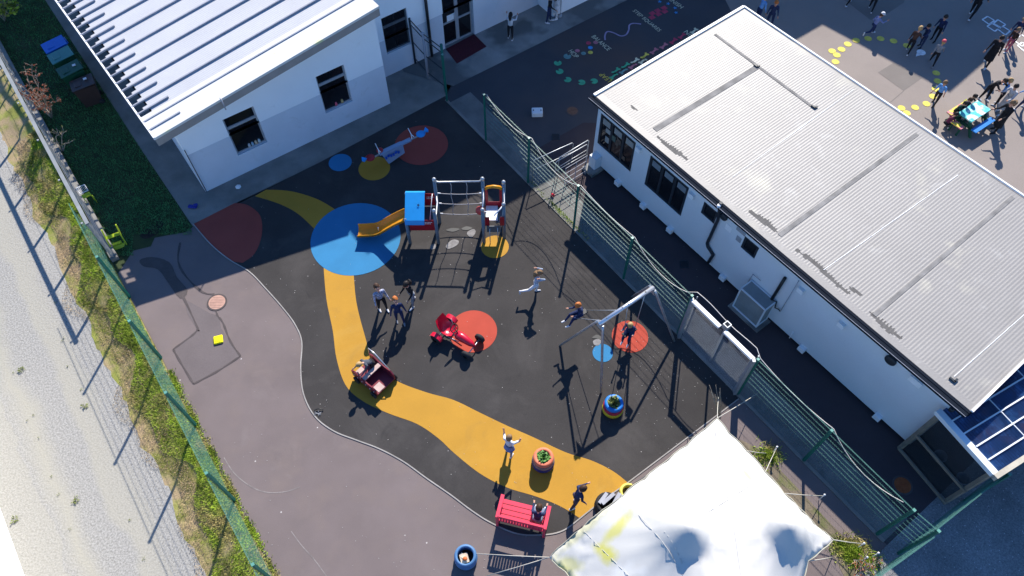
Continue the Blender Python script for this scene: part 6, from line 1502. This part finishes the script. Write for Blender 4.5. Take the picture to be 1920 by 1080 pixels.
for (s, q) in ((.03, .25), (.27, .25), (.05, .38), (.31, .40)):
    mb = MB(); mb.tube([Lc(s, q, .33), Lc(s, q + .05, .01)], .013, 6); mb.build('leg', m_lime, t)
g = G(362, 389); mb = MB(); mb.box(g + Vector((0, 0, .05)), (.30, .14, .07), -.1, bev=.03); mb.box(g + Vector((.1, .03, .09)), (.14, .12, .05), .3, bev=.02); tag(mb.build('toy_boot', mat('royal_blue', (.01, .02, .22), .5, .1, 9)), 'blue and black toy left on the concrete path near the classroom corner', 'toy')
g = G(447, 351); mb = MB(); mb.lathe([(.001, .05), (.085, .045), (.10, .03), (.09, 0)], g, 6); tag(mb.build('drain_cover', m_white), 'small white lid on the path below the classroom wall', 'lid')
g = G(410, 638); mb = MB(); mb.box(g + Vector((0, 0, .035)), (.26, .27, .06), .3, bev=.02)
for k in range(3): mb.box(g + Vector((-.06 + .06 * k, -.05, .07)), (.03, .05, .012), .3)
tag(mb.build('yellow_block', mat('bright_yellow', (.75, .66, .0), .5, .05, 8)), 'bright yellow plastic block on the pink tarmac near the manhole', 'toy')
g = G(1036, 368); mb = MB(); mb.ball(g + Vector((0, 0, .06)), .065); tag(mb.build('ball', mat('red_ball', (.65, .01, .03), .4, .03, 5)), 'small red ball beyond the green fence', 'ball')
g = G(1007, 215); ob = thing('access_box', 'pale blue grey box lid lying flat in the shaded yard', 'box', g)
mb = MB(); mb.box(g + Vector((0, 0, .11)), (.38, .30, .2), .02, bev=.02); mb.build('case', m_cab, ob)
for sx in (-.13, .13): mb = MB(); mb.box(g + Vector((sx, .0, .215)), (.035, .05, .012)); mb.build('latch', m_anth, ob)
m_iron = mat('rusty_iron', (.16, .085, .055), .8, .2, 8, bump=.2); m_ironp = mat('pale_iron', (.42, .25, .19), .8, .12, 8, bump=.3)
for (px, py, r, m_, lab) in ((407, 567, .245, m_ironp, 'pale round manhole cover in the pink tarmac'), (1073, 208, .19, m_iron, 'brown round manhole cover in the shaded yard near the cabin'), (1692, 910, .21, mat('rust_orange', (.28, .075, .025), .8, .2, 8), 'rust orange manhole cover in the alley by the cabin')):
    g = G(px, py); g.z = .004; mh = thing('manhole_cover', lab, 'manhole cover', g)
    mb = MB(); mb.lathe([(r, .0), (r, .012), (.001, .013)], g, 28, sm=False)
    for k in range(-3, 4): w_ = math.sqrt(max(r * r * .75 - (k * .055) ** 2, 0)); mb.box(g + Vector((0, k * .055, .015)), (2 * w_, .02, .006))
    mb.build('lid', m_, mh)
    mb = MB(); mb.lathe([(r + .001, .0), (r + .05, .0), (r + .05, .010), (r + .001, .010)], g, 28, sm=False); mb.build('rim', m_seam, mh)
for (px, py, lab) in ((1042, 257, 'square drain grate beyond the green fence'), (1283, 496, 'square drain grate in the dark alley by the cabin')):
    g = G(px, py); g.z = .009; gr = thing('drain_grate', lab, 'drain', g); mb = MB()
    for k in range(7): mb.box(g + Vector((0, -.11 + .037 * k, .012)), (.26, .018, .012), 0)
    for s in (-.13, .13): mb.box(g + Vector((s, 0, .012)), (.02, .27, .014)); mb.box(g + Vector((0, s, .012)), (.24, .02, .014))
    mb.build('bars', m_anth, gr)
# wheel hoop propped near the edging
g = G(597, 770); hp_ = thing('wire_hoop', 'small black and wire scrap lying by the edge of the rubber surface', 'litter', g); mb = MB()
mb.tube([g + Vector((-.1 + .24 * k / 8, .03 * math.sin(k / 8 * 3.1), .03 + .03 * math.sin(k / 8 * 3.1))) for k in range(9)], .014, 6); mb.build('hoop', m_black, hp_)
mb = MB()
for k in range(9): a = random.uniform(0, 6.28); q = g + Vector((0, -.09, .02)); mb.tube([q, q + Vector((math.cos(a) * .1, math.sin(a) * .1, .02))], .005, 5)
mb.build('wires', m_sill, hp_)
# worn pale patches where puddles of grit lie on the rubber
m_grit = mat('pale_grit', (.20, .19, .185), .95, .25, 10)
for pl in ([(836, 462), (848, 450), (860, 452), (857, 460), (842, 467)], [(878, 434), (888, 430), (892, 436), (884, 446), (876, 440)], [(808, 460), (816, 458), (817, 466), (808, 468)], [(1112, 640), (1120, 636), (1128, 640), (1122, 648), (1114, 647)]):
    sheet('grit_patch', smooth(gp(*pl), 4, True), .0165, m_grit)
for pl in ([(1110, 634), (1119, 628), (1131, 634), (1127, 637), (1118, 635)], [(836, 432), (848, 428), (862, 430), (850, 435)], [(865, 430), (874, 425), (886, 428), (876, 432)]):
    sheet('wear_patch', smooth(gp(*pl), 4, True), .0165, m_black)
# scattered leaves and grit on yard and lane
mb = MB()
for i in range(520):
    px, py = random.uniform(430, 1400), random.uniform(380, 1070); g = G(px, py); s = random.uniform(.006, .016)
    if i % 3 == 0: px, py = random.gauss(1230, 60), random.gauss(690, 60); g = G(px, py)
    a = random.uniform(0, 6.28); mb.box((g.x, g.y, .016), (s, s * random.uniform(.5, 1), .006), a)
tag(mb.build('grit', mat('white_grit', (.42, .40, .38), .9, .2, 9)), 'specks of pale grit scattered over the play surface', 'grit', kind='stuff')
# ---------------------------------------------------------------- white shed corner, lower left
s1_, s2_ = G(0, 952, -.35), G(48, 1085, -.35); sdv_ = (s2_ - s1_).normalized(); sln = Vector((-sdv_.y, sdv_.x, 0)); sln = sln if sln.x < 0 else -sln
sh = thing('white_shed', 'white flat roofed outbuilding corner cut off by the lower left edge', 'building', Vector((s1_.x, s1_.y, -.35)))
fp_ = [s1_ - sdv_ * 4, s2_ + sdv_ * 4, s2_ + sdv_ * 4 + sln * 3.5, s1_ - sdv_ * 4 + sln * 3.5]
mb = MB(); mb.prism([p - sln * -.0 for p in fp_], -.40, 1.7); mb.build('wall', m_wall, sh); mb = MB(); mb.prism([p + sln * .08 for p in fp_], 1.703, 1.8); mb.build('roof', flat('white_roof_paint', (.85, .84, .80)), sh)

# ---------------------------------------------------------------- vegetation
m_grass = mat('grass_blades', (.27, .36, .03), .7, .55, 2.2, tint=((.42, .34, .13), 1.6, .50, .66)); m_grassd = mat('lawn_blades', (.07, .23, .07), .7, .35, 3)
m_dry = mat('dry_blades', (.42, .31, .18), .8, .3, 4)
def blades(name, fn, n, m_, lab, ln=(.04, .10), w=.010):
    P = np.array([fn() for _ in range(n)]); a = rng.uniform(0, 2 * np.pi, n); L = rng.uniform(*ln, n); le = rng.uniform(.2, .9, n); ww = w * rng.uniform(.7, 1.4, n)
    dx, dy = np.cos(a), np.sin(a); V = np.zeros((n, 3, 3)); V[:, 0] = P; V[:, 1] = P
    V[:, 0, 0] -= dy * ww; V[:, 0, 1] += dx * ww; V[:, 1, 0] += dy * ww; V[:, 1, 1] -= dx * ww
    V[:, 2] = P; V[:, 2, 0] += dx * L * le; V[:, 2, 1] += dy * L * le; V[:, 2, 2] += L * np.sqrt(1 - (le * .9) ** 2)
    me = bpy.data.meshes.new(name); me.vertices.add(n * 3); me.vertices.foreach_set('co', V.ravel()); me.loops.add(n * 3); me.loops.foreach_set('vertex_index', np.arange(n * 3)); me.polygons.add(n); me.polygons.foreach_set('loop_start', np.arange(0, n * 3, 3)); me.update(calc_edges=True)
    me.materials.append(m_); o = bpy.data.objects.new(name, me); COL.objects.link(o); tag(o, lab, 'grass', kind='stuff'); return o
def verge_pt(lo, hi, sdn=1.0):
    def f():
        s = random.uniform(-11, 13.5); q = random.uniform(lo, hi); wv = .16 * math.sin(s * 1.3) + .10 * math.sin(s * 3.1)
        q = lo + (q - lo) * (1 + wv * 1.8)
        z = -.004 - .30 * max(0, min(1, (q - .2) / .92)) ** 1.2 if q > 0 else 0
        p = LF(s, q, z); return (p.x, p.y, z)
    return f
blades('verge_grass', verge_pt(.02, .92), 70000, m_grass, 'bright green grass on the verge between lane and green fence', (.03, .09), .008)
blades('dry_grass', verge_pt(.62, 1.42), 30000, m_dry, 'straw coloured dry grass along the lane edge of the verge', (.02, .06), .006)
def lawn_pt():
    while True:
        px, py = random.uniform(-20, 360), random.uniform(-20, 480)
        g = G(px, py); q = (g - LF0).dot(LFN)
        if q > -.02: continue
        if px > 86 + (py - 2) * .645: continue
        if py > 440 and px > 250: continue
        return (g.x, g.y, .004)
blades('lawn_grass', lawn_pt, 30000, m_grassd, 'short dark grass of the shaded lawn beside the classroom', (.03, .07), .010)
def yard_edge():
    s = random.uniform(.5, 11); q = -abs(random.gauss(0, .06)) - .01; p = LF(s, q); 
    if random.random() < .4 * (1 + math.sin(s * 5)): return yard_edge()
    return (p.x, p.y, 0.0)
blades('edge_weeds', yard_edge, 5000, m_grass, 'weeds growing along the foot of the green fence on the tarmac side', (.03, .09), .010)
def tentweeds():
    t = random.random(); c = [(1440, 855), (1600, 1040), (1625, 1055), (1580, 1025), (1605, 1030)][int(t * 5)]; g = G(c[0] + random.gauss(0, 12), c[1] + random.gauss(0, 10)); return (g.x, g.y, .008)
blades('tent_weeds', tentweeds, 3500, m_grass, 'yellow green weeds on the soil strip beside the tent', (.05, .14), .012)
def kerbw():
    s = random.choice([random.uniform(1.1, 2.2), random.uniform(-.2, 3)]); p = RF(s, random.uniform(-.02, .14)); return (p.x, p.y, .012)
blades('kerb_weeds', kerbw, 500, m_grass, 'small weeds in the kerb under the long green fence', (.04, .10), .010)
# weed tufts on the lane
mb = MB()
for (px, py) in ((143, 937), (28, 975), (41, 694), (158, 762), (117, 640), (120, 634), (97, 895), (131, 993), (73, 822), (245, 975), (25, 700), (152, 730), (270, 1048), (64, 779), (110, 928), (104, 568), (128, 686), (52, 788)):
    g = G(px, py, -.345); big = (px, py) in ((143, 937), (28, 975), (158, 762), (41, 694))
    leaves(mb, g, .07 if big else .02, 26 if big else 7, .09 if big else .05)
tag(mb.build('lane_weeds', m_leaf2), 'scattered small weeds on the gravel lane', 'weeds', kind='stuff')
# bare shrub with russet leaves by the rail fence
def shrub(name, label, px, py, tips, m_l, leafn, base=None, dens=5, lsz=.07):
    g = G(px, py); t = thing(name, label, 'shrub', g); br = MB(); lf = MB()
    for (tx, ty, tz) in tips:
        T_ = G(tx, ty, tz); m1 = g + (T_ - g) * .35 + Vector((random.uniform(-.08, .08), random.uniform(-.08, .08), .25 * tz)); m2 = g + (T_ - g) * .7 + Vector((random.uniform(-.08, .08), random.uniform(-.08, .08), .12 * tz))
        pts = smooth([g, m1, m2, T_], 4); br.tube(pts, [.018 - .013 * i / len(pts) for i in range(len(pts))], 5)
        for k in range(dens):
            f = random.uniform(.45, 1); q = pts[int(f * (len(pts) - 1))]; d = Vector((random.gauss(0, 1), random.gauss(0, 1), abs(random.gauss(0, .7)))).normalized(); L = random.uniform(.10, .28); e = q + d * L; br.tube([q, (q + e) / 2 + Vector((0, 0, .02)), e], [.006, .005, .003], 4)
            for j in range(leafn):
                b = q + (e - q) * random.uniform(.4, 1.05); a = Vector((random.gauss(0, 1), random.gauss(0, 1), random.gauss(0, .6))).normalized(); s = lsz * random.uniform(.5, 1.2); n_ = a.orthogonal().normalized() * s * .35
                lf.add([b, b + a * s * .5 + n_, b + a * s, b + a * s * .5 - n_], [(0, 1, 2, 3)])
    br.build('branches', mat('pale_twig', (.33, .28, .22), .8, .15, 9), t)
    if leafn: lf.build('leaves', m_l, t)
    return t
m_russ = mat('russet_leaf', (.50, .16, .07), .7, .3, 9)
tips = [(45, 124, 1.9), (60, 120, 1.95), (66, 140, 1.8), (36, 158, 1.7), (58, 160, 1.8), (50, 178, 1.7), (80, 165, 1.7), (90, 180, 1.6), (62, 190, 1.6), (75, 200, 1.6), (93, 212, 1.4), (30, 182, 1.5), (112, 184, 1.3), (60, 207, 1.4), (85, 157, 1.5), (70, 178, 1.7)]
shrub('russet_shrub', 'half bare shrub with russet leaves leaning over the grey rail fence', 98, 222, tips, m_russ, 7, dens=7)
shrub('bare_shrub', 'thin leafless shrub on the shaded lawn below the russet one', 118, 285, [(105, 240, .8), (125, 245, .8), (140, 262, .6), (95, 262, .7), (112, 275, .9)], m_leaf2, 1, dens=6)
shrub('brown_weed', 'dry brown weed patch by the bottom right corner of the tent', 1618, 1070, [(1600, 1050, .4), (1625, 1040, .5), (1640, 1060, .4), (1605, 1075, .3), (1635, 1078, .4)], m_russ, 3, dens=9, lsz=.05)
shrub('tall_weed', 'yellow green weed at the upper left corner beside the lane', 10, 40, [(0, 5, .9), (18, 0, .9), (25, 20, .7), (5, 25, .7), (-10, 15, .9), (35, 8, .7)], m_grass, 8, dens=9, lsz=.12)
